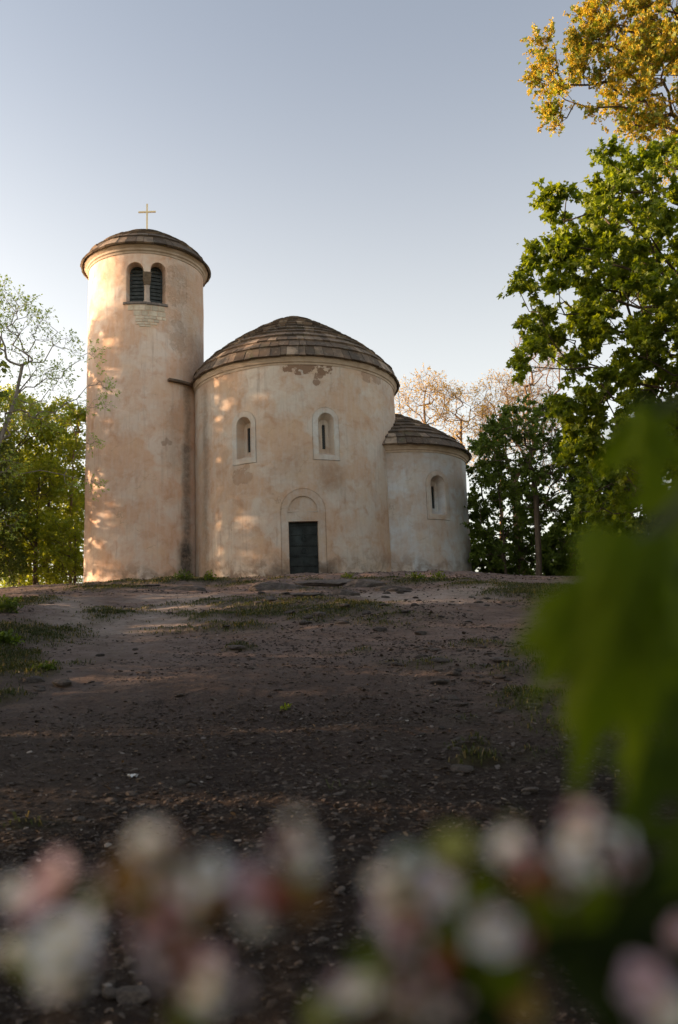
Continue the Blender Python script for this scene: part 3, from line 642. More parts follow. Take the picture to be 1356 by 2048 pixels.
def leaves_mesh(P,D,Nn,S,tpl):
    """many leaves as arrays: position, pointing direction, normal, size"""
    V0,F0=tpl; D=norm(D); S_=norm(np.cross(D,Nn)); N2=np.cross(S_,D)
    V=P[:,None,:]+S[:,None,None]*(V0[None,:,0:1]*S_[:,None]+V0[None,:,1:2]*D[:,None]+V0[None,:,2:3]*N2[:,None])
    k=len(V0); n=len(P); base=(np.arange(n)*k)
    fl=np.concatenate([np.array(f) for f in F0]); sz=np.array([len(f) for f in F0])
    loops=(fl[None]+base[:,None]).ravel(); sizes=np.tile(sz,n)
    return V.reshape(-1,3),loops,sizes
def skeleton(path,attr,rg,seg=.7,wig=.16,up=.25):
    """grow limbs from the trunk path to every attractor point"""
    pos=[np.array(path[0],float)]; par_=[-1]
    for q in path[1:]:
        q=np.array(q,float); a=pos[-1]; n=max(1,int(np.linalg.norm(q-a)/.6))
        for k in range(1,n+1): pos.append(a+(q-a)*k/n+(rg.normal(0,.03,3) if k<n else 0)); par_.append(len(pos)-2)
    pl=[0.0]
    for i in range(1,len(pos)): pl.append(pl[-1]+np.linalg.norm(pos[i]-pos[i-1]))
    nmax=len(pos)+len(attr)*8; A=np.zeros((nmax,3)); A[:len(pos)]=pos; L=np.zeros(nmax); L[:len(pos)]=pl; n=len(pos)
    h0=A[0,2]; start=max(1,int(n*.35)); ok=np.zeros(nmax,bool); ok[start:n]=True
    d0=np.min(np.linalg.norm(attr[:,None]-A[None,start:n],axis=2),axis=1)
    tips=[]
    for q in attr[np.argsort(d0)]:
        d=np.linalg.norm(A[:n]-q,axis=1)
        cost=d+.18*L[:n]+up*np.clip(A[:n,2]-q[2],0,None)*2; cost[~ok[:n]]=1e9
        i=int(np.argmin(cost)); a=A[i].copy(); m=max(1,min(7,int(d[i]/seg)+1)); prev=i
        sag=np.array([0,0,1.])*.10*d[i]
        for k in range(1,m+1):
            t=k/m; p=a+(q-a)*t+sag*math.sin(math.pi*t)+(rg.normal(0,wig*min(1,d[i]/2),3)*(k<m))
            A[n]=p; L[n]=L[prev]+np.linalg.norm(p-A[prev]); par_.append(prev); ok[n]=True; prev=n; n+=1
        tips.append(prev)
    return A[:n],np.array(par_),np.array(tips)
def make_tree(name,path,attr,rg,leaf,lmat,bmat,trunk_r=.2,tip_r=.012,twigs=4,twl=.5,per=7,lsize=.11,droop=.35,parent=None,crown_name='crown',origin=None,pexp=.5,extra=None,sz_var=.3,clus=0.0,wig=.16):
    A,par_,tips=skeleton(path,attr,rg,wig=wig)
    n=len(A); w=np.zeros(n); w[tips]=1
    for i in range(n-1,0,-1): w[par_[i]]+=w[i]
    w=np.maximum(w,1); r=tip_r*w**pexp; r=r*min(1,trunk_r/r[0])+0; r[0]=r[0]*1.25
    r=np.maximum(r,tip_r*.7)
    i=np.arange(1,n); p=par_[1:]
    rb=r[i]; ra=np.minimum(r[p],rb*1.35)
    VA,FA=tubes(A[p],A[i],ra,rb,6)
    # twigs round every thin node
    thin=np.where(w<=3)[0]; thin=thin[thin>3]
    k=twigs; Pt=np.repeat(A[thin],k,0); outd=norm(Pt-A[len(path)]*0-np.array([A[:,0].mean(),A[:,1].mean(),A[:,2].mean()-1.0]))
    own=np.repeat(norm(A[thin]-A[par_[thin]]),k,0)
    dirs=norm(rg.normal(0,1,Pt.shape)*.75+outd*.45+own*.5+np.array([0,0,.25]))
    ln=twl*rg.uniform(.45,1.1,len(Pt)); E=Pt+dirs*ln[:,None]+np.array([0,0,-.12])*ln[:,None]
    VT,FT=tubes(Pt,E,np.full(len(Pt),tip_r*.6),np.full(len(Pt),tip_r*.25),3)
    org=np.array(path[0] if origin is None else origin)
    V=np.concatenate([VA,VT])-org; F=np.concatenate([FA,FT+len(VA)])
    root=parent or empty(name,org)
    mesh_np('trunk',V,F,np.full(len(F),4),bmat,root,True)
    m=per; t=rg.uniform(.15,1.08,(len(Pt),m)) if not clus else 1-np.abs(rg.normal(0,clus,(len(Pt),m)))
    LP=(Pt[:,None]+(E-Pt)[:,None]*t[...,None]).reshape(-1,3)+rg.normal(0,.05,(len(Pt)*m,3))*lsize*5
    LD=norm(np.repeat(dirs,m,0)*.8+rg.normal(0,.7,LP.shape)+np.array([0,0,-droop]))
    LN=norm(rg.normal(0,.8,LP.shape)+np.array([-.25,0,.8]))
    S=lsize*rg.uniform(1-sz_var,1+sz_var,len(LP))
    LV,ll,ls=leaves_mesh(LP-org,LD,LN,S,leaf)
    mesh_np(crown_name,LV,ll,ls,lmat,root)
    if extra:
        ek,em,eper,es,enm=extra
        q=rg.integers(0,len(Pt),int(len(Pt)*eper)); tt=rg.uniform(.3,1.1,len(q)); P2=Pt[q]+(E-Pt)[q]*tt[:,None]+rg.normal(0,.06,(len(q),3))
        V2,l2,s2=leaves_mesh(P2-org,norm(rg.normal(0,1,P2.shape)+np.array([0,0,-.6])),norm(rg.normal(0,1,P2.shape)),es*rg.uniform(.6,1.3,len(P2)),ek)
        mesh_np(enm,V2,l2,s2,em,root)
    return root
def blob_pts(blobs,dens,rg,shell=.35,depth=1.5,minn=3):
    """blobs given as (photo x, photo y, distance, radius in photo pixels): points in those volumes"""
    out=[]
    for (px,py,Y,rp) in blobs:
        c=at(px,py,Y); r=rp*Y/F_PX; n=max(minn,int(dens*r*r*4))
        d=norm(rg.normal(0,1,(n,3))); rad=rg.uniform(shell,1,n)**(1/2)*r
        out.append(c+d*rad[:,None]*np.array([1,depth,1]))
    return np.concatenate(out)
MAPLE=(MAPLE_V,MAPLE_F); OVAL=(OVAL_V,OVAL_F); QUAD=(QUAD_V,QUAD_F); FLOR=(FLOR_V,FLOR_F)
L_maple=leaf_mat('maple_leaf_green',(.075,.125,.012),(.24,.29,.025),(1.6,1.5,.4),.5)
L_gold=leaf_mat('golden_maple_bloom',(.42,.30,.03),(.62,.48,.05),(1.2,1.1,.6),.4)
L_goldgreen=leaf_mat('young_maple_leaf',(.12,.17,.02),(.26,.27,.035),(1.4,1.3,.5),.45)
L_dark=leaf_mat('understory_leaf',(.055,.095,.016),(.17,.22,.03),(1.4,1.5,.5),.35)
L_spring=leaf_mat('spring_leaf',(.14,.20,.018),(.36,.39,.04),(1.5,1.4,.5),.5)
L_pale=leaf_mat('pale_ash_leaf',(.22,.32,.06),(.40,.48,.12),(1.3,1.35,.6),.45)
L_bud=leaf_mat('amber_bud',(.40,.27,.06),(.62,.44,.12),(1.2,1.1,.7),.4)
L_shade=leaf_mat('wood_leaf',(.06,.09,.02),(.18,.22,.06),(1.4,1.4,.7),.55)
rg=np.random.default_rng(101)
# big green maple at the right
def ground_path(x,y,*rest): return [(x,y,gz(x,y)-.15)]+list(rest)
bl=[(1187,322,15,24),(1205,395,15.5,50),(1080,392,14.5,26),(1125,420,14.7,42),(1270,395,16,80),(1345,360,15,75),(1105,500,15,38),(1048,518,14.5,20),(1022,572,14.5,18),(1070,585,15,40),(1150,540,15,75),(1240,500,15,110),(1340,520,16,110),
 (1062,650,15,38),(1140,650,15.5,85),(1250,650,15,110),(1350,680,15,110),(1022,722,14.5,20),(1075,712,14.5,32),(1150,780,15,75),(1260,800,15.5,100),(1350,830,16,100),(1170,900,15.5,60),(1290,940,16,100),(1230,1040,16,80),(1330,1080,16,90),
 (1480,450,16,130),(1500,650,16,140),(1500,850,16,140),(1480,1030,16,120),(1430,300,16,90)]
bl=[(a+(20 if a<1210 else 0),b_,c,d) for a,b_,c,d in bl]
P=blob_pts(bl,17,rg,.12,1.5)
b=(8.6,16.2); g0=gz(*b)
tr=make_tree('maple_tree',[(b[0],b[1],g0-.2),(8.4,16.1,g0+2.5),(8.0,15.8,g0+5),(7.7,15.6,g0+8.0)],P,rg,MAPLE,L_maple,M_bark,.24,.0045,5,.34,15,.095,.5,extra=(FLOR,L_goldgreen,1.6,.07,'flower_clusters'))
tag(tr,'big green maple with dense lobed leaves overhanging the right side','tree','leafy trees round the clearing')
# golden blooming maple above it
bl=[(1098,85,20,26),(1105,150,20,42),(1120,205,20,34),(1128,240,20,12),(1170,100,20,50),(1200,30,20,45),(1205,70,20,30),(1270,60,20,85),(1350,30,20,90),(1180,160,20,40),(1280,160,20,80),(1350,170,20,100),(1195,222,20,10),(1270,235,20,28),(1310,262,20,32),(1350,290,20,40),(1480,80,20,130),(1480,260,20,120),(1400,-90,20,110),(1280,-80,20,80),(1540,420,20,110)]
P=blob_pts(bl,13,rg,.1,1.4)
b=(12.2,21.5); g0=gz(*b)
tr=make_tree('maple_tree',[(b[0],b[1],g0-.2),(12.1,21.3,g0+4),(11.8,21,g0+9),(11.2,20.6,g0+13)],P,rg,FLOR,L_gold,M_bark,.26,.006,7,.5,22,.075,.8,extra=(MAPLE,L_goldgreen,3.6,.11,'young_leaves'))
tag(tr,'tall maple in golden yellow bloom reaching into the upper right corner','tree','leafy trees round the clearing')
# understory trees right of the chapel
def under(px,Y,path_px,bl,label,lm,leaf=QUAD,dens=9,tw=4,per=8,ls=.12,trunk=.11,bm=None,grp='thin trees at the right edge of the hilltop',seed=1,twl=.5,cat='tree',name='understory_tree',tip=.006,clus=0,depth=1.5,droop=.35):
    rg=np.random.default_rng(seed); x=at(px,1165,Y)[0]; g=gz(x,Y)
    path=[(x,Y,g-.3)]+[tuple(at(a,b,Y)) for a,b in path_px]
    t=make_tree(name,path,blob_pts([(a,b,Y+c,r) for a,b,c,r in bl],dens,rg,.2,depth),rg,leaf,lm,bm or M_bark,trunk,tip,tw,twl,per,ls,droop,clus=clus)
    tag(t,label,cat,grp); return t
under(1077,33,[(1076,1080),(1072,990),(1060,900)],[(1000,870,0,38),(1040,850,0,45),(1085,830,1,40),(975,905,-1,26),(1020,930,0,36),(1090,920,0,50),(1130,880,0,45),(1060,980,0,40),(1120,1000,0,50),(1150,940,1,50)],
  'straight dark trunk with spreading green crown, nearest the large maple',L_dark,MAPLE,15,4,16,.105,.15,seed=21)
under(1012,35,[(1008,1080),(1000,1000),(990,930)],[(962,1010,0,18),(985,960,0,22),(1010,980,0,24),(958,1060,0,16),(990,1060,0,26),(1030,1040,0,28),(965,1110,0,18),(1000,1110,0,24)],
  'slender sapling with lean dark stem, second to the right of the apse',L_dark,MAPLE,18,4,13,.105,.09,seed=22)
under(985,37,[(980,1090),(972,1020),(962,960)],[(950,1000,0,14),(955,940,0,16),(962,900,0,16),(968,965,0,18),(965,1030,0,20),(955,1050,0,16),(985,1010,0,20),(948,1075,0,12),(975,1100,0,20),(952,1130,0,14),(985,1135,0,20),(1010,1140,0,18)],
  'low bushy sapling tight beside the right wall of the apse',L_dark,MAPLE,23,4,15,.105,.08,seed=23)
under(1035,36.5,[(1038,1090),(1045,1010),(1050,940)],[(1040,1080,0,26),(1065,1050,0,30),(1030,1120,0,22),(1070,1110,0,28),(1050,1000,0,28)],
  'thin twin of the sapling, just left of the straight dark trunk',L_dark,MAPLE,18,4,13,.105,.09,seed=24)
under(1145,34,[(1143,1090),(1150,1020),(1160,960)],[(1130,1080,0,45),(1180,1060,0,60),(1150,1120,0,40),(1200,1000,0,60),(1180,1130,0,45),(1110,1130,0,30)],
  'dark leafy tree right of the straight trunk, partly behind the blurred leaves',L_dark,MAPLE,12,4,11,.16,.13,seed=25)
under(1250,32,[(1248,1090),(1240,1000),(1230,900)],[(1230,960,0,70),(1280,1040,0,70),(1220,1080,0,55),(1300,900,0,70),(1270,1130,0,50)],
  'dense shaded tree behind the blurred leaves at the right',L_dark,MAPLE,11,4,12,.17,.15,seed=26)
under(1350,31,[(1350,1090),(1345,1000),(1340,900)],[(1340,960,0,70),(1380,1060,0,70),(1330,1120,0,50),(1400,900,0,80)],
  'shaded tree cut by the right edge of the view behind the blurred leaves',L_dark,MAPLE,10,4,12,.17,.15,seed=27)
for k,(px,Y,w,h,lab) in enumerate(((968,38.5,42,75,'waist-high dark bush right behind the apse corner'),(1020,39.5,60,60,'low dark bush behind the two thin saplings'),(1075,38,60,70,'low dark bush behind the straight dark trunk'),(1130,37,70,80,'low dark bush left of the blurred leaves'))):
    under(px,Y,[(px,1140),(px,1120)],[(px-w*.45,1120,0,h*.36),(px+w*.3,1105,0,h*.4),(px,1090,0,h*.36),(px-w*.2,1145,0,h*.34),(px+w*.4,1145,0,h*.34)],lab,L_dark,MAPLE,16,4,10,.11,.04,grp='bushes at the right edge of the hilltop',seed=130+k,twl=.3,cat='bush',name='bush',tip=.005)
for k,(px,Y,lab) in enumerate(((20,39,'low green bush at the left end of the row behind the path'),(75,40,'low green bush behind the dark trunk left of the tower'),(125,39,'low green bush second from the tower foot'))):
    under(px,Y,[(px,1150),(px,1130)],[(px-22,1130,0,26),(px+20,1120,0,28),(px,1100,0,26),(px-10,1155,0,24),(px+24,1155,0,22)],lab,L_spring,QUAD,14,4,9,.12,.04,grp='bushes behind the path left of the tower',seed=140+k,twl=.35,cat='bush',name='bush',tip=.005)
# bare many-stemmed tree with warm twigs between them
under(1045,39,[(1040,1110),(1035,1040),(1030,980)],[(1000,840,0,40),(1040,800,0,45),(1085,770,0,45),(1070,850,0,50),(980,900,0,30),(1020,900,0,50),(1110,860,0,50),(1130,930,0,50),(1075,930,0,45),(1100,720,0,35),(1060,700,0,30)],
  'many-branched reddish tree with few leaves, rising behind the dark saplings',L_bud,QUAD,16,6,2,.06,.2,M_bark_warm,seed=31,twl=.9,tip=.009)
# sunlit background trees over the apse roof
for px,path,bl,lab,sd in ((850,[(851,900),(850,850),(848,810)],[(845,770,0,22),(870,775,0,25),(820,790,0,22),(850,800,0,30),(885,800,0,24),(812,815,0,14),(830,830,0,20),(880,840,0,22)],'sparse amber tree directly above the apse roof',41),
                 (922,[(924,940),(922,880),(922,840)],[(905,800,0,22),(930,795,1,22),(950,810,0,20),(895,830,0,22),(925,850,0,30),(955,850,0,26),(905,880,0,20),(950,900,0,22),(935,930,0,18)],'sparse amber tree with dark forked stem, right of the apse roof',42),
                 (1000,[(1000,940),(998,880),(1000,830)],[(975,790,0,22),(1000,778,0,22),(1025,785,0,24),(985,830,0,28),(1020,830,0,30),(1045,800,0,22),(968,860,0,20),(1060,860,0,40),(1000,880,0,35)],'thin pinkish amber tree farthest right of the sunlit background row',43)):
    under(px,47,path,bl,lab,L_bud,QUAD,9,8,5,.085,.2,M_bark_warm,'sunlit sparse trees beyond the hilltop',sd,twl=.9,tip=.008,name='background_tree',clus=.35)
# left: pale ash reaching in front of the tower
rg=np.random.default_rng(55)
bl=[(40,625,23,34),(0,600,23,40),(85,660,23,34),(20,680,23,45),(130,690,23,24),(155,715,23,16),(60,740,23,40),(110,760,23,32),(188,708,23,12),(200,765,23,15),(215,775,23,13),(190,810,23,14),(150,810,23,22),(90,830,23,36),(30,830,23,45),(180,885,23,14),(188,968,23,12),(140,960,23,16),(20,930,23,30),(10,1040,23,24),
 (-60,640,23,70),(-140,560,23,80),(-60,500,23,30),(-160,720,23,90),(-260,640,23,90),(-100,850,23,80),(-240,820,23,90),(-80,980,23,70)]
P=blob_pts(bl,44,rg,.1,1.5,7)
blx=0; x0=at(-130,1300,23)[0]; g0=gz(x0,23)
tr=make_tree('ash_tree',[(x0,23,g0-.2),tuple(at(-120,1180,23)),tuple(at(-90,1060,23)),tuple(at(-40,960,23)),tuple(at(0,880,23)),tuple(at(30,800,23)),tuple(at(45,730,23))],P,rg,OVAL,L_pale,M_bark_pale,.15,.0030,5,.36,5,.052,.1,clus=.16,pexp=.46,wig=.05)
tag(tr,'pale branched ash with tufts of fresh leaves reaching in front of the tower','tree','leafy trees round the clearing')
GL='young woodland trees left of the tower'
for k,(px,Y,path,bl,lab,lm) in enumerate((
 (40,41,[(42,1100),(38,1000),(40,900)],[(30,830,0,38),(65,860,0,38),(10,890,0,40),(45,930,0,45),(80,960,0,36),(20,1000,0,50),(60,1050,0,45)],'tree with yellow sunlit crown, leftmost of the young trees in full view',L_spring),
 (70,38,[(72,1100),(75,1020),(80,950)],[(60,990,0,40),(100,960,0,40),(80,1060,0,45),(40,1080,0,45),(100,1110,0,40)],'dark trunk standing closest to the left path end',L_spring),
 (95,42,[(96,1100),(98,1000),(104,900)],[(100,850,0,34),(130,830,0,26),(85,890,0,36),(125,900,0,36),(100,970,0,45),(130,1010,0,40)],'green and yellow tree halfway between the left edge and the tower',L_spring),
 (140,40,[(141,1100),(143,1000),(148,900)],[(150,850,0,26),(160,830,0,18),(150,910,0,30),(140,960,0,34),(158,1010,0,26),(140,1060,0,34),(155,1110,0,24)],'slim bright green tree touching the tower wall on its left',L_spring),
 (150,36.5,[(150,1140),(151,1100),(150,1060)],[(140,1090,0,24),(158,1130,0,16),(135,1135,0,24),(110,1120,0,26),(120,1060,0,28)],'low shaded bush at the foot of the tower on its left',L_spring),
 (-10,37,[(-8,1100),(-5,1020),(0,950)],[(-20,1000,0,60),(20,1050,0,50),(-10,1110,0,50),(-40,920,0,60),(20,1130,0,34)],'shadowed tree cut by the left edge beside the path',L_shade),
 (60,47,[(60,1100),(58,1000),(60,900)],[(20,800,0,24),(60,835,0,30),(110,880,0,30),(150,990,0,30),(60,950,0,60),(10,950,0,60),(100,1050,0,60),(40,1120,0,50),(130,1140,0,34),(80,1170,0,30),(20,1175,0,30)],'farthest golden tree seen through the gaps left of the tower',L_spring))):
    under(px,Y,path,bl,lab,lm,QUAD,13,5,11,.14,.11,M_bark if k!=3 else M_bark_warm,GL,60+k,twl=.6)
# woodland outside the view: it throws the shade over the slope
arch_t=[]
for k in range(4):
    rg=np.random.default_rng(80+k); n=(150,150,150,150)[k]
    c=np.array([0,0,7.0]); d=norm(rg.normal(0,1,(n,3))); P=c+d*(rg.uniform(.1,1,n)**.45)[:,None]*np.array([2.9,2.9,5.2]); P=P[P[:,2]>1.6]
    t=make_tree('woodland_tree',[(0,0,-.3),(.1,0,3),(0,.1,6),(.1,.1,9)],P,rg,QUAD,L_shade,M_bark,.2,.014,4,(.75,.75,.75,.55)[k],(9,9,9,6)[k],.23,.3,origin=(0,0,0))
    arch_t.append(t)
spots=[(-18.5,39.2,1.2,''),(-18.0,36.6,1.1,'airy'),(-18.6,31.5,1.15,'airy'),(-17.2,34.3,1.0,'airy'),(-17.5,27.5,1.05,''),(-17,22.5,.86,''),(-16,17.5,.80,''),(-15,12.5,.78,''),(-13.5,8,.8,''),(-12,3.5,.9,''),(-11,-1.5,.95,''),
 (-26,35.6,1.3,''),(-24.5,28,1.1,''),(-24,24,.92,''),(-23,20,.85,''),(-22,15,.82,''),(-21,10,.85,''),(-20,5,1.0,''),(-18,0,1.0,''),
 (-6.5,-5,1.1,''),(-4,-10,.9,''),(3.5,-8.5,.95,''),(7,-3.5,1.1,''),(8,2,1.05,''),(9.5,7,1.0,''),(12.5,12,1.0,''),(15.5,18,1.0,''),(16,27,1.0,''),(-10.5,5.5,.42,''),(-11.5,9.5,.45,''),(-12,13.2,.42,''),(-12.8,17.5,.45,''),(-13.5,21.5,.45,''),(-9.5,2,.5,''),(-8.5,-2,.55,''),(-15,26,.45,''),(-9,-5,.8,''),(-9.8,7.6,.42,''),(-11.2,11.4,.42,''),(-9,3.8,.4,''),(-8.2,6.7,.36,''),(-8.7,8.8,.36,''),(-7.6,4.9,.33,'')]
def clone(root,**k):
    r=root.copy(); COL.objects.link(r)
    for ch in list(root.children):
        c=ch.copy(); COL.objects.link(c); c.parent=r
    for a,b in k.items(): setattr(r,a,b)
    return r
used=set()
for i,(x,y,s,_) in enumerate(spots):
    k=3 if _=='airy' else i%3
    if k in used: o=clone(arch_t[k])
    else: o=arch_t[k]; used.add(k)
    o.location=(x,y,gz(x,y)); o.rotation_euler=(0,0,i*2.1); o.scale=(s,s,s)
    tag(o,'dense woodland tree standing in the belt around the clearing, outside the view','tree','woodland belt around the clearing')
# ---------------------------------------------------------------- stones
def rock_mesh(seed,flat=.5,sub=2,rough=.22):
    bm=bmesh.new(); bmesh.ops.create_icosphere(bm,subdivisions=sub,radius=1); r=np.random.default_rng(seed)
    pl=[(norm(r.normal(0,1,3)),r.uniform(.55,.9)) for _ in range(9)]
    for v in bm.verts:
        p=np.array(v.co)
        for nrm,d in pl:
            e=p@nrm-d
            if e>0: p=p-nrm*e
        p=p*(1+rough*(r.random()-.5)*.35); p[2]*=flat; v.co=p
    me=bpy.data.meshes.new('rock'); bm.to_mesh(me); bm.free(); return me
t=NT('slate_grey_stone'); n_=t.noise(4,5,.65); c=t.mix(t.ramp(n_,[(.35,0),(.65,1)]),(.055,.048,.046),(.13,.11,.10)); 
oi=t.n('ShaderNodeObjectInfo'); c=t.mix(1.0,c,t.ramp(oi.outputs['Random'],[(0,.7),(1,1.35)]),'MULTIPLY')
c=t.mix(t.ramp(t.noise(9,4,.7),[(.58,0),(.68,.5)]),c,(.19,.17,.14)); t.pbr(c,.9,t.bump(t.noise(18,5,.7),.7,.05),.25); M_rock=t.m
def ledge_mesh(seed):
    bm=bmesh.new(); bmesh.ops.create_icosphere(bm,subdivisions=5,radius=1); P=np.array([v.co[:] for v in bm.verts]); r=np.random.default_rng(seed)
    for k in range(16):
        nrm=norm(r.normal(0,1,3)); d=r.uniform(.5,.85); e=P@nrm-d; P=P-nrm[None]*np.clip(e,0,None)[:,None]
    st_=np.round((P[:,2]+P[:,0]*.25)*7)/7-(P[:,2]+P[:,0]*.25)
    P[:,:2]*=(1+.5*st_[:,None]); P*=(1+.16*fbm(P[:,0]*3+seed,P[:,1]*3+P[:,2]*2,5,seed))[:,None]; P[:,2]+=.10*np.abs(fbm(P[:,0]*6,P[:,1]*6,4,seed+5)); P[:,2]*=.42
    for v,p in zip(bm.verts,P): v.co=p
    me=bpy.data.meshes.new('rock_outcrop'); bm.to_mesh(me); bm.free(); return me
rocks=[rock_mesh(s,f,3 if s<3 else 2) for s,f in ((1,.38),(2,.5),(3,.6),(4,.3),(5,.45),(6,.7))]
ledges=[ledge_mesh(k) for k in (3,8,15)]
t=NT('grey_bedrock'); n_=t.noise(3,6,.7); c=t.mix(t.ramp(n_,[(.35,0),(.65,1)]),(.10,.085,.078),(.21,.18,.165)); c=t.mix(t.ramp(t.noise(7,4,.7),[(.56,0),(.66,.6)]),c,(.07,.075,.035)); t.pbr(c,.92,t.bump(t.noise(14,6,.75),.9,.06),.2); M_ledge=t.m
for m in ledges: m.materials.append(M_ledge)
for m in rocks: m.materials.append(M_rock)
def rock(x,y,s,k,rz,label,grp,name='stone',sx=1.0,sink=.25,tilt=0.0,cat='stone'):
    o=bpy.data.objects.new(name,rocks[k]); COL.objects.link(o)
    o.location=(x,y,gz(x,y)+s*(.3-sink)); o.rotation_euler=(tilt,tilt*.5,rz); o.scale=(s*sx,s,s)
    tag(o,label,cat,grp); return o
GS='stones scattered on the slope'
for (px,py,w,k,lab) in [(925,1543,26,0,'flat grey slab lying at the right of the slope below a grass tuft'),(915,1500,10,2,'small upright pale stone standing in a grass tuft'),
  (125,1370,22,4,'pale angular stone at the tip of the left grassy bank'),(62,1365,20,2,'dark pointed stone on the edge of the left bank'),(795,1330,12,1,'blocky dark stone among the low tufts right of centre'),
  (1012,1322,24,3,'broad flat slate plate near the blurred big leaf'),(1000,1356,14,0,'bluish slate piece just below the broad plate'),(760,1262,14,4,'low stone beside the turf hump below the apse'),
  (900,1400,15,5,'rounded stone half sunk on the right of the slope'),(470,1297,16,3,'dark stone chunk in the middle of the upper slope'),(265,1999,34,0,'dark jagged stone in the lower left foreground'),(225,1990,20,1,'light stone next to the dark jagged one'),
  (880,1368,18,4,'wedge of slate above the rounded stone'),(1060,1585,16,4,'brownish slab stone under the blurred leaf tips'),(640,1230,12,2,'knobbly stone on the turf below the door'),(515,1208,10,1,'little stone in the sunlit turf left of centre'),(690,1215,14,4,'stone under the rock ledge near the door')]:
    p=gp(px,py); s=w*p[1]/F_PX; rock(p[0],p[1],s,k,rng.uniform(0,6),lab,GS,sx=1.35,sink=.2,tilt=rng.uniform(-.15,.15))
r3=np.random.default_rng(23)
for (px,py,k,sp) in ((1000,1290,9,70),(930,1350,9,60),(860,1300,7,60),(1020,1400,7,50),(800,1190,8,50),(640,1235,7,60),(560,1200,6,50),(960,1480,5,50),(70,1375,4,30)):
    for q in range(k):
        p=gp(px+r3.normal(0,sp*.6),py+r3.normal(0,sp*.28)); s=r3.uniform(5,13)*p[1]/F_PX
        rock(p[0],p[1],s,int(r3.integers(0,6)),r3.uniform(0,6),'flat slate piece sunk in the dirt among a group of others','groups of sunken slate pieces',sx=r3.uniform(1.0,1.9),sink=r3.uniform(.18,.32),tilt=r3.uniform(-.22,.22))
r2=np.random.default_rng(17); cnt=0
while cnt<215:
    px=r2.uniform(20,1330); py=1195+(2030-1195)*r2.random()**1.5
    if r2.random()>.35+.65*(1 if (px>720 and py<1600) or (px<420 and py>1560) else 0): continue
    p=gp(px,py); s=r2.uniform(.014,.036)*(1.5 if py<1450 else 1)*(1.5 if py<1260 else 1)
    rock(p[0],p[1],s,int(r2.integers(0,6)),r2.uniform(0,6),'small angular grey stone lying loose on the bare dirt slope','small loose stones on the dirt',sx=r2.uniform(.9,1.7),sink=r2.uniform(.1,.35),tilt=r2.uniform(-.3,.3)); cnt+=1
# bedrock showing under the door
for i,(px,py,w,k,lab) in enumerate([(560,1178,52,0,'long grey bedrock hump left below the door'),(650,1172,60,1,'largest bedrock hump directly below the door'),(730,1172,50,4,'bedrock hump right below the door'),(790,1180,34,3,'low bedrock slab before the apse corner'),
   (610,1192,30,5,'small outcrop in the turf under the door'),(690,1190,36,0,'broken bedrock edge right of the small outcrop'),(380,1180,34,3,'turf-edged outcrop below the tower seam'),(300,1172,18,4,'low outcrop block below the tower')]):
    p=gp(px,py); s=w*p[1]/F_PX; o=rock(p[0],p[1],s,k,rng.uniform(-.3,.3),lab,'bedrock humps below the chapel','rock_outcrop',1.3,.34,0,'rock'); o.data=ledges[i%3]; o.scale=(s*1.2,s*.75,s*.85); o.location.z=gz(p[0],p[1])-s*.02
# grit: thousands of chips, one object
def scatter(n,y0,y1,pw,seed):
    r=np.random.default_rng(seed); Y=y0*(y1/y0)**(r.random(n)**pw); w=.6+.42*Y; X=r.uniform(-1,1,n)*w; return X,Y,r
bm=bmesh.new(); bmesh.ops.create_icosphere(bm,subdivisions=1,radius=1); rr=np.random.default_rng(5)
ICO=np.array([v.co[:] for v in bm.verts]); ICO_F=[tuple(v.index for v in f.verts) for f in bm.faces]; bm.free(); ICO=ICO*(1+rr.uniform(-.5,.25,(len(ICO),1)))
X,Y,r=scatter(120000,2.2,32,.75,6); gmv=grass_mask(X,Y); dens=np.clip(.35+fbm(X*.7,Y*.7,3,71)*2.2+.5*np.exp(-((X+1.8)/1.5)**2-((Y-4.0)/2.2)**2)+.35*sstep(2,5,X)*sstep(25,12,Y),0.05,1)*(1-.8*gmv)*(1-.9*path_mask(X,Y))*(1-.45*sstep(9,14,Y)*sstep(1.0,-2.0,X)); k=r.random(len(X))<dens; X,Y=X[k],Y[k]
Z=gheight(X,Y); n=len(X); S=(.0035+.011*r.random(n)**3.0)*(1+.085*Y); a=r.uniform(0,6.28,n)
sx=S*r.uniform(.9,1.9,n); sy=S*r.uniform(.7,1.2,n); sz=S*r.uniform(.2,.55,n)
ca,sa=np.cos(a)[:,None],np.sin(a)[:,None]; jx=ICO[None,:,0]*sx[:,None]; jy=ICO[None,:,1]*sy[:,None]; jz=ICO[None,:,2]*sz[:,None]; tl=r.normal(0,.3,n)[:,None]; jz=jz+jx*tl
V=np.stack([X[:,None]+jx*ca-jy*sa,Y[:,None]+jx*sa+jy*ca,Z[:,None]+jz+sz[:,None]*.35],-1).reshape(-1,3)
F=(np.array(ICO_F)[None]+(np.arange(n)*len(ICO))[:,None,None]).reshape(-1,3)
t=NT('stone_chips'); g_=t.n('ShaderNodeNewGeometry'); c=t.ramp(g_.outputs['Random Per Island'],[(0,(.034,.025,.021)),(.5,(.065,.049,.040)),(.88,(.105,.085,.073)),(.99,(.15,.13,.12)),(1,(.36,.33,.30))]); t.pbr(c,.85,None,.25)
tag(mesh_np('gravel',V,F,np.full(len(F),3),t.m),kind='stuff')
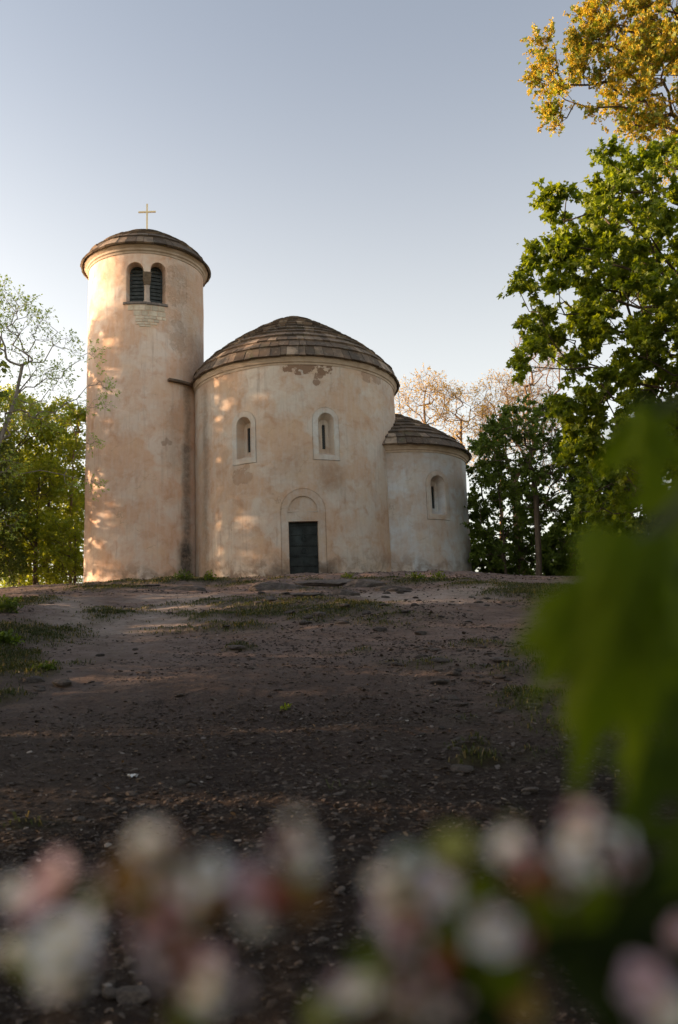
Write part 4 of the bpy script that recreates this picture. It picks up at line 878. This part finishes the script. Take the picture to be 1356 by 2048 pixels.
# dry leaf litter
X,Y,r=scatter(9000,2.2,30,.8,8); k=r.random(len(X))<np.clip(.3+fbm(X*.9,Y*.9,3,75)*2.5+.4*sstep(1,5,X),.05,1); X,Y=X[k],Y[k]; n=len(X)
P=np.stack([X,Y,gheight(X,Y)+.006],1); D=norm(np.stack([r.normal(0,1,n),r.normal(0,1,n),r.normal(0,.25,n)],1)); N_=norm(np.stack([r.normal(0,.35,n),r.normal(0,.35,n),np.ones(n)],1))
LV,ll,ls=leaves_mesh(P,D,N_,(.014+.022*r.random(n)**2)*(1+.03*Y),OVAL); M_lit=leaf_mat('dry_leaf',(.09,.055,.03),(.24,.16,.095),(1,.9,.7),.15)
tag(mesh_np('leaf_litter',LV,ll,ls,M_lit),kind='stuff')
# short grass, one object
X,Y,r=scatter(620000,2.3,40,.5,9); gm=grass_mask(X,Y); keep=r.random(len(X))<np.clip(gm-.12,0,1)**1.3*1.1
# not inside the walls
for c in (NAVE,TOWER,APSE): keep&=np.hypot(X-c[0],Y-c[1])>c[2]+.03
X,Y=X[keep],Y[keep]; n=len(X); hgt=(.018+.034*r.random(n))*(1+.6*np.clip(gm[keep],0,1))*(1+.9*r.random(n)*(r.random(n)<.06)); Z=gheight(X,Y); a=r.uniform(0,6.28,n); lean=r.uniform(.4,1.5,n)
wd=.003+.00030*Y; cx_,sx_=np.cos(a),np.sin(a)
b0=np.stack([X-sx_*wd,Y+cx_*wd,Z-.01],1); b1=np.stack([X+sx_*wd,Y-cx_*wd,Z-.01],1)
m0=np.stack([X-sx_*wd*.7+cx_*hgt*lean*.35,Y+cx_*wd*.7+sx_*hgt*lean*.35,Z+hgt*.6],1); m1=np.stack([X+sx_*wd*.7+cx_*hgt*lean*.35,Y-cx_*wd*.7+sx_*hgt*lean*.35,Z+hgt*.6],1)
tp=np.stack([X+cx_*hgt*lean,Y+sx_*hgt*lean,Z+hgt*(1.05-.45*lean)],1)
V=np.stack([b0,b1,m1,m0,tp],1).reshape(-1,3); base=np.arange(n)*5
loops=np.concatenate([np.stack([base,base+1,base+2,base+3],1),np.stack([base+3,base+2,base+4],1)],1).ravel(); sizes=np.tile([4,3],n)
M_grass=leaf_mat('short_grass',(.028,.042,.010),(.085,.095,.026),(1.3,1.3,.5),.3,nscale=.5,straw=(.20,.15,.07))
tag(mesh_np('grass',V,loops,sizes,M_grass),kind='stuff'); print('grass',n)
# weeds at the foot of the walls and on the slope
def weed(px,py,w,h,n,label,seed,ls=.09,lm=None,leaf=OVAL,Yoff=0,cat='plant',grp=None):
    r=np.random.default_rng(seed); p=gp(px,py); p[2]=gz(p[0],p[1]); s=p[1]/F_PX; W=w*s/2; H=h*s
    root=empty('weed_plant',p,label=label,cat=cat,group=grp)
    m=max(6,n//7); ex=r.uniform(-1,1,m); E=np.stack([ex*W,r.uniform(-.6,.6,m)*min(W,.5),H*(1-.7*ex**2)*r.uniform(.5,1,m)],1); B=E*np.array([.35,.35,0])
    V,F=tubes(B-np.array([0,0,.03]),E,np.full(m,.006),np.full(m,.002),4); mesh_np('stem',V,F,np.full(len(F),4),M_stem,root)
    q=r.integers(0,m,n); tt=r.uniform(.2,1,n); P=B[q]+(E-B)[q]*tt[:,None]+r.normal(0,.02,(n,3)); P[:,2]=np.maximum(P[:,2],.01)
    LV,ll,ls_=leaves_mesh(P,norm(r.normal(0,1,P.shape)+np.array([0,-.3,.3])),norm(r.normal(0,.5,P.shape)+np.array([0,0,1])),ls*r.uniform(.5,1.2,n),leaf)
    mesh_np('leaves',LV,ll,ls_,lm or L_maple,root); return root
M_stem=simple_mat('green_stem',(.05,.07,.02),(.09,.10,.04),5,.7,.2,.005)
GW='weeds at the foot of the chapel wall'
weed(366,1160,44,24,260,'dark wide weed at the stained seam between tower and nave',1,.08,L_dark,grp=GW)
weed(419,1161,28,22,150,'small bright green bush left of the sunlit wall patch',2,.09,grp=GW)
weed(697,1156,40,9,140,'low creeping weed right of the door',3,.07,grp=GW)
weed(828,1158,46,16,190,'ragged weed at the left foot of the apse',4,.07,grp=GW)
weed(878,1159,30,20,150,'taller weed at the middle foot of the apse',5,.07,grp=GW)
weed(1305,1452,110,26,26,'broad-leaved plant on the dirt near the right edge',6,.10,L_dark,MAPLE)
weed(12,1225,60,40,300,'dark shrubby weed on the upper left bank',7,.08,L_dark)
weed(15,1290,60,26,300,'dark clump on the left bank below the shrubby weed',8,.07,L_dark)
weed(90,1340,40,14,120,'small leafy tuft at the lower end of the left bank',9,.045,L_dark)
weed(575,1420,14,7,22,'tiny green rosette on the middle slope',10,.04,L_maple)
# a scrap of white litter
p=gp(265,1555); mb=MB(); r=np.random.default_rng(4); g=5; V=[]
for i in range(g):
    for j in range(g): V.append((p[0]+(i-2)*.014+r.normal(0,.002),p[1]+(j-2)*.009,p[2]+.012+.010*math.sin(i*2.1+j*1.3)+r.normal(0,.002)))
mb.add(V,[(i*g+j,(i+1)*g+j,(i+1)*g+j+1,i*g+j+1) for i in range(g-1) for j in range(g-1)])
o=mb.build('paper_scrap',simple_mat('white_paper',(.6,.62,.66),(.75,.77,.8),8,.7,.1,.002)); sm=o.modifiers.new('s','SOLIDIFY'); sm.thickness=.0006
tag(o,'crumpled white paper scrap on the dirt at the lower left','litter')
# ---------------------------------------------------------------- foreground: maple twig on the right
def leaf_near(px,py,Y,lpx,ang,tilt,seed,yaw=0.0,curl=.35,xs=.72):
    """one large maple leaf hanging from its stalk; lpx = its length in photo pixels at that distance"""
    r=np.random.default_rng(seed)
    half=[(0,-.02),(.10,-.08),(.30,-.14),(.44,-.06),(.38,.03),(.30,.10),(.44,.17),(.52,.27),(.70,.34),(.78,.47),(.60,.46),(.48,.48),(.42,.42),(.30,.42),(.24,.47),(.27,.58),(.22,.70),(.13,.76),(.06,.90),(0,1.05)]
    out=half+[(-x*(1+r.uniform(-.06,.06)),y) for x,y in half[-2:0:-1]]
    c=(0,.22); V=[(c[0],c[1],0)]; fr=(.25,.5,.75,1.0); n=len(out)
    for f in fr:
        for x,y in out:
            X=c[0]+(x-c[0])*f; Yy=c[1]+(y-c[1])*f; V.append((X*xs,Yy,-curl*(X*X*1.1+(Yy-.2)**2*.55)+.05*math.sin(7*X+seed)+.10*abs(X)))
    F=[(0,1+i,1+(i+1)%n) for i in range(n)]
    for k in range(3):
        for i in range(n): F.append((1+k*n+i,1+(k+1)*n+i,1+(k+1)*n+(i+1)%n,1+k*n+(i+1)%n))
    L=lpx*Y/F_PX; V=np.array(V)*L
    D=np.array([math.sin(ang),-math.sin(tilt),-math.cos(ang)]); D/=np.linalg.norm(D)
    N=np.array([math.sin(yaw),-1,.35]); N-=D*(N@D); N/=np.linalg.norm(N); S=np.cross(D,N)
    P=at(px,py,Y); W=P+V[:,0:1]*S+V[:,1:2]*D+V[:,2:3]*N
    return W,F,P
def fg_leaf_mat(name,c1,c2):
    t=NT(name); o=t.obj(); c=t.mix(t.ramp(t.noise(9,4,.6,o),[(.35,0),(.65,1)]),c1,c2)
    p=t.pbr(c,.6,t.bump(t.noise(60,3,.6,o),.2,.001),.12); tl=t.n('ShaderNodeBsdfTranslucent'); t.l(t.mix(1.0,c,(1.5,1.5,.4),'MULTIPLY'),tl.inputs[0])
    mx=t.n('ShaderNodeMixShader'); mx.inputs[0].default_value=.4; t.l(p.outputs[0],mx.inputs[1]); t.l(tl.outputs[0],mx.inputs[2]); t.l(mx.outputs[0],t.out.inputs[0]); return t.m
L_fg=fg_leaf_mat('near_maple_leaf',(.085,.135,.002),(.13,.185,.004)); L_fg3=fg_leaf_mat('near_maple_leaf_half_shaded',(.035,.062,.008),(.055,.088,.010)); L_fg2=fg_leaf_mat('near_maple_leaf_shaded',(.012,.022,.008),(.022,.035,.010))  # two darker copies of the leaf: shade is painted into their colour
org=np.array([.62,.35,gz(.62,.35)]); sap=empty('maple_sapling',org,label='maple sapling with large blurred leaves hanging close in front at the right',cat='sapling')
T=[org-np.array([0,0,.1]),np.array([.60,.36,.7]),np.array([.55,.40,1.25]),np.array([.47,.42,1.62]),np.array([.36,.43,1.74])]
segsA=list(T[:-1]); segsB=list(T[1:]); rA=[.014,.011,.008,.005]; rB=[.011,.008,.005,.003]
LV_=[]
for (px,py,Y,lp,an,ti,sd,yaw,mt,xs) in [(1305,838,.48,222,-.17,.2,1,-.2,0,.5),(1290,840,.50,175,-.82,.1,12,-.2,0,.42),(1345,815,.50,120,-1.5,.3,13,.1,2,.5),(1440,950,.46,310,-.62,.1,2,.2,0,.55),
      (1240,1118,.345,350,-.45,.1,3,-.1,0,.5),(1180,1200,.347,245,-.62,.1,17,-.1,0,.42),(1240,1112,.347,480,-.30,.1,14,-.15,0,.46),(1295,1110,.35,455,-.21,.15,15,.0,0,.42),(1350,1150,.39,330,-.05,.2,4,.3,2,.72),
      (1365,1470,.38,270,-.66,.1,5,0,2,.5),(1430,1330,.44,260,-.2,.3,7,.2,1,.7),(1420,1640,.42,230,-.8,.2,8,.3,2,.5),(1440,1780,.44,300,-.55,.1,9,0,1,.7),(1360,1850,.46,260,-.3,.1,10,.4,1,.7)]:
    W,F,P=leaf_near(px,py,Y,lp,an,ti,sd,yaw,xs=xs); o=mesh_np('leaf',W-org,[i for f in F for i in f],[len(f) for f in F],(L_fg,L_fg2,L_fg3)[mt],sap,True)
    j=min(range(len(T)),key=lambda q:np.linalg.norm(T[q]-P)); segsA.append(T[j]); segsB.append(P); rA.append(.0022); rB.append(.0012)
V,F=tubes(segsA,segsB,rA,rB,7); mesh_np('stem',V-org,F,np.full(len(F),4),M_stem,sap,True)
# ---------------------------------------------------------------- foreground: apple blossom twigs
t=NT('blossom_petal'); o_=t.obj(); c=t.mix(t.ramp(t.noise(28,3,.5,o_),[(.42,0),(.62,.75)]),(.76,.70,.78),(.76,.46,.56))
p_=t.pbr(c,.6,None,.3); tl=t.n('ShaderNodeBsdfTranslucent'); t.l(c,tl.inputs[0]); mx=t.n('ShaderNodeMixShader'); mx.inputs[0].default_value=.3; t.l(p_.outputs[0],mx.inputs[1]); t.l(tl.outputs[0],mx.inputs[2]); t.l(mx.outputs[0],t.out.inputs[0]); M_petal=t.m
M_white=simple_mat('blossom_white',(.74,.76,.80),(.82,.82,.84),20,.6,.1,.001)
M_stam=simple_mat('yellow_stamens',(.66,.48,.05),(.74,.58,.10),30,.6,.1,.001); M_orange=simple_mat('orange_centre',(.50,.22,.06),(.58,.30,.09),30,.6,.1,.001)
M_budr=simple_mat('red_bud',(.30,.06,.045),(.38,.10,.07),20,.6,.1,.001); M_brownleaf=simple_mat('bronze_young_leaf',(.22,.11,.03),(.30,.16,.04),20,.6,.1,.001)
M_lime=simple_mat('lime_young_leaf',(.30,.32,.07),(.42,.42,.12),20,.6,.1,.001); M_twig=simple_mat('dark_twig',(.05,.035,.025),(.09,.06,.045),20,.8,.3,.002)
def ell(mb,c,r,D,k=8,m=5):
    D=norm(np.array(D,float)); a=norm(np.cross(D,[.3,.9,.2])); b=np.cross(D,a); V=[]
    for j in range(1,m):
        ph=math.pi*j/m
        for i in range(k): th=2*math.pi*i/k; V.append(c+r*(a*math.sin(ph)*math.cos(th)*.7+b*math.sin(ph)*math.sin(th)*.7+D*math.cos(ph)))
    V+=[c+D*r,c-D*r]; F=[(j*k+i,j*k+(i+1)%k,(j+1)*k+(i+1)%k,(j+1)*k+i) for j in range(m-2) for i in range(k)]
    F+=[(len(V)-2,(i+1)%k,i) for i in range(k)]+[((m-2)*k+i,(m-2)*k+(i+1)%k,len(V)-1) for i in range(k)]
    mb.add(V,F)
def blossom(px,py,Y,dpx,seed,root,org,pm,sm):
    r=np.random.default_rng(seed); c=at(px,py,Y); rad=dpx*Y/F_PX/2*.96; N=norm(np.array([-.25+r.normal(0,.35),-.8,.85+r.normal(0,.3)])); a=norm(np.cross(N,[0,0,1.])); b=np.cross(N,a)
    mb=MB()
    for k in range(5):
        th=k*2*math.pi/5+r.normal(0,.1); d=a*math.cos(th)+b*math.sin(th); s=-a*math.sin(th)+b*math.cos(th); V=[]
        for u in (0,.25,.5,.75,1.0):
            w=(.10,.34,.46,.40,.14)[int(u*4)]
            for q in (-1,-.5,0,.5,1): V.append(c+rad*(d*(.10+.9*u-(.06*q*q if u==1 else 0))+s*w*q+N*(.30*u*u+.18*q*q*w*2-.02)))
        mb.add(V,[(i*5+j,i*5+j+1,(i+1)*5+j+1,(i+1)*5+j) for i in range(4) for j in range(4)])
    o=mesh_np('blossom',np.concatenate(mb.v)-org,mb.l,mb.n,pm,root,True); sd_=o.modifiers.new('s','SOLIDIFY'); sd_.thickness=.0003
    mb=MB(); ell(mb,c+N*rad*.10,rad*.36,N)
    for k in range(12):
        th=r.uniform(0,6.28); d=a*math.cos(th)+b*math.sin(th); e=c+rad*(d*r.uniform(.12,.34)+N*r.uniform(.3,.45)); V,F=tubes([c],[e],[rad*.02],[rad*.015],4); mb.addq(V,F); ell(mb,e,rad*.06,N,6,4)
    mesh_np('stamens',np.concatenate(mb.v)-org,mb.l,mb.n,sm,o,True)
    return c
def twig_set(label,anchor,base_px,items,seed):
    r=np.random.default_rng(seed); b0=at(base_px,2230,anchor); g=gz(b0[0],b0[1]); org=np.array([b0[0],b0[1],g])
    root=empty('blossom_branch',org,label=label,cat='blossom branch',group='blossoming twigs close in front')
    A=[np.array([b0[0],b0[1],g-.05])]; B=[b0]; ra=[.007]; rb=[.004]
    hubs=[b0]
    more=[]
    for kind,px,py,Y,d in items:
        if kind in 'wyop':
            for q in range(4): more.append((('w','p','n','g','p','r','l','w','g')[int(r.integers(0,9))],px+r.normal(0,.42)*d,py+r.normal(0,.42)*d+8,Y+r.uniform(-.015,.03),d*r.uniform(.32,.6)))
    items=items+more
    for kind,px,py,Y,d in items:
        sd_=int(px*7+py)
        if kind in 'wyo p'.replace(' ',''):
            c=blossom(px,py,Y,d,sd_,root,org,M_petal if kind=='p' else M_white,M_orange if kind in 'op' else M_stam)
        elif kind=='r' or kind=='b':
            c=at(px,py,Y); mb=MB(); ell(mb,c,d*Y/F_PX/2,[.2,0,1]); mesh_np('bud',np.concatenate(mb.v)-org,mb.l,mb.n,M_budr if kind=='r' else M_orange,root,True)
        else:
            W,F,c=leaf_near(px,py,Y,d,r.uniform(-2.6,2.6),.3,sd_,r.uniform(-.4,.4)); W=c+(W-c)*np.array([1,1,1.]); 
            mt={'n':M_brownleaf,'l':M_lime,'g':L_fg,'k':L_fg2}[kind]
            # small oval leaf
            D=norm(np.array([r.normal(0,1),-.1,r.normal(0,.8)+.2])); N=np.array([0,-1,.3]); V=OVAL_V*np.array([1.3,1,1]); L=d*Y/F_PX
            LV,ll,ls=leaves_mesh(np.array([c-D*L*.5]),np.array([D]),np.array([N]),np.array([L]),(V,OVAL_F)); o=mesh_np('leaf',LV-org,ll,ls,mt,root,True)
        h=min(hubs,key=lambda q:np.linalg.norm(q-c)+.5*max(0,q[2]-c[2])); A.append(h); B.append(c+np.array([0,.004,-.003])); ra.append(.0016); rb.append(.0009); hubs.append(c+np.array([0,.004,-.003]))
    V,F=tubes(A,B,ra,rb,6); mesh_np('twig',V-org,F,np.full(len(F),4),M_twig,root,True)
twig_set('blurred pale blossom head with yellow centre, leftmost at the lower edge',.24,110,[('y',128,1890,.23,130),('w',165,1850,.25,80),('w',95,1905,.25,90),('l',130,1930,.24,60),('p',110,1770,.25,120),('w',120,1950,.26,100),('g',190,1800,.26,70),('y',20,1900,.28,50)],1)
twig_set('blurred twig of white and pink blossoms with bronze leaves, left of centre',.24,370,[('w',300,1688,.24,80),('w',335,1735,.25,70),('n',258,1752,.24,120),('y',250,1775,.26,50),('w',345,1765,.25,90),('y',414,1752,.24,95),('n',412,1785,.24,60),('p',325,1805,.25,100),('r',325,1838,.24,50),('w',315,1785,.25,80),('n',400,1815,.25,90),('p',352,1925,.25,120),('w',415,1980,.26,95),('g',370,2030,.26,100),('n',450,1790,.27,60)],2)
twig_set('blurred little twig with one bright white flower and red buds, centre',.25,520,[('w',598,1700,.23,70),('o',610,1728,.235,65),('r',545,1792,.24,60),('p',505,1785,.25,100),('n',600,1790,.25,110),('r',560,1785,.24,45),('w',510,1835,.26,60),('p',530,1775,.25,60)],3)
twig_set('large blurred cluster of pinkish white blossoms and leaves, right of centre',.25,860,[('w',815,1735,.24,85),('p',850,1765,.25,80),('w',785,1780,.25,75),('p',800,1810,.25,70),('l',905,1690,.25,90),('w',885,1795,.25,80),('g',850,1830,.26,80),('p',805,1862,.25,75),('w',835,1885,.25,60),('r',815,1850,.24,50),('n',905,1770,.26,70),('g',950,1790,.26,120),('w',1000,1862,.25,70),('p',975,1835,.25,50),('y',965,1875,.25,70),('g',880,1890,.26,120),('r',885,1925,.25,60),('g',1000,1950,.26,130),('k',930,1960,.27,150),('k',970,2010,.28,150),
   ('p',850,1965,.25,65),('p',820,1990,.25,60),('y',835,1945,.26,60),('w',722,1980,.25,65),('w',700,2005,.25,60),('p',680,1975,.26,50),('g',740,1920,.25,80),('l',640,2030,.25,70),('p',880,2010,.26,60),('w',845,2030,.26,60),('n',1040,1990,.26,100),('w',940,1840,.26,70),('l',1050,2020,.27,70)],4)
twig_set('blurred row of white blossoms with orange centres below the big leaf, right',.26,1150,[('w',1015,1700,.25,75),('p',1040,1725,.25,65),('r',1058,1752,.24,36),('w',1150,1680,.25,70),('o',1135,1715,.25,60),('w',1165,1740,.25,60),('p',1120,1745,.25,55),('w',1230,1685,.26,70),('p',1245,1725,.26,60),('w',1140,1775,.26,60),('n',1100,1740,.25,60),('g',1080,1810,.26,120),('g',1180,1800,.27,120),('k',1100,1870,.28,160),('k',1200,1850,.29,170),('n',1085,1775,.26,70),('k',1280,1760,.28,160),('k',1180,1960,.29,170)],5)
twig_set('single dim pinkish blossom in the bottom right corner',.27,1320,[('p',1290,1965,.26,100),('w',1335,2020,.26,100),('k',1260,1900,.30,170),('k',1340,1900,.30,170),('k',1240,2020,.3,150)],6)
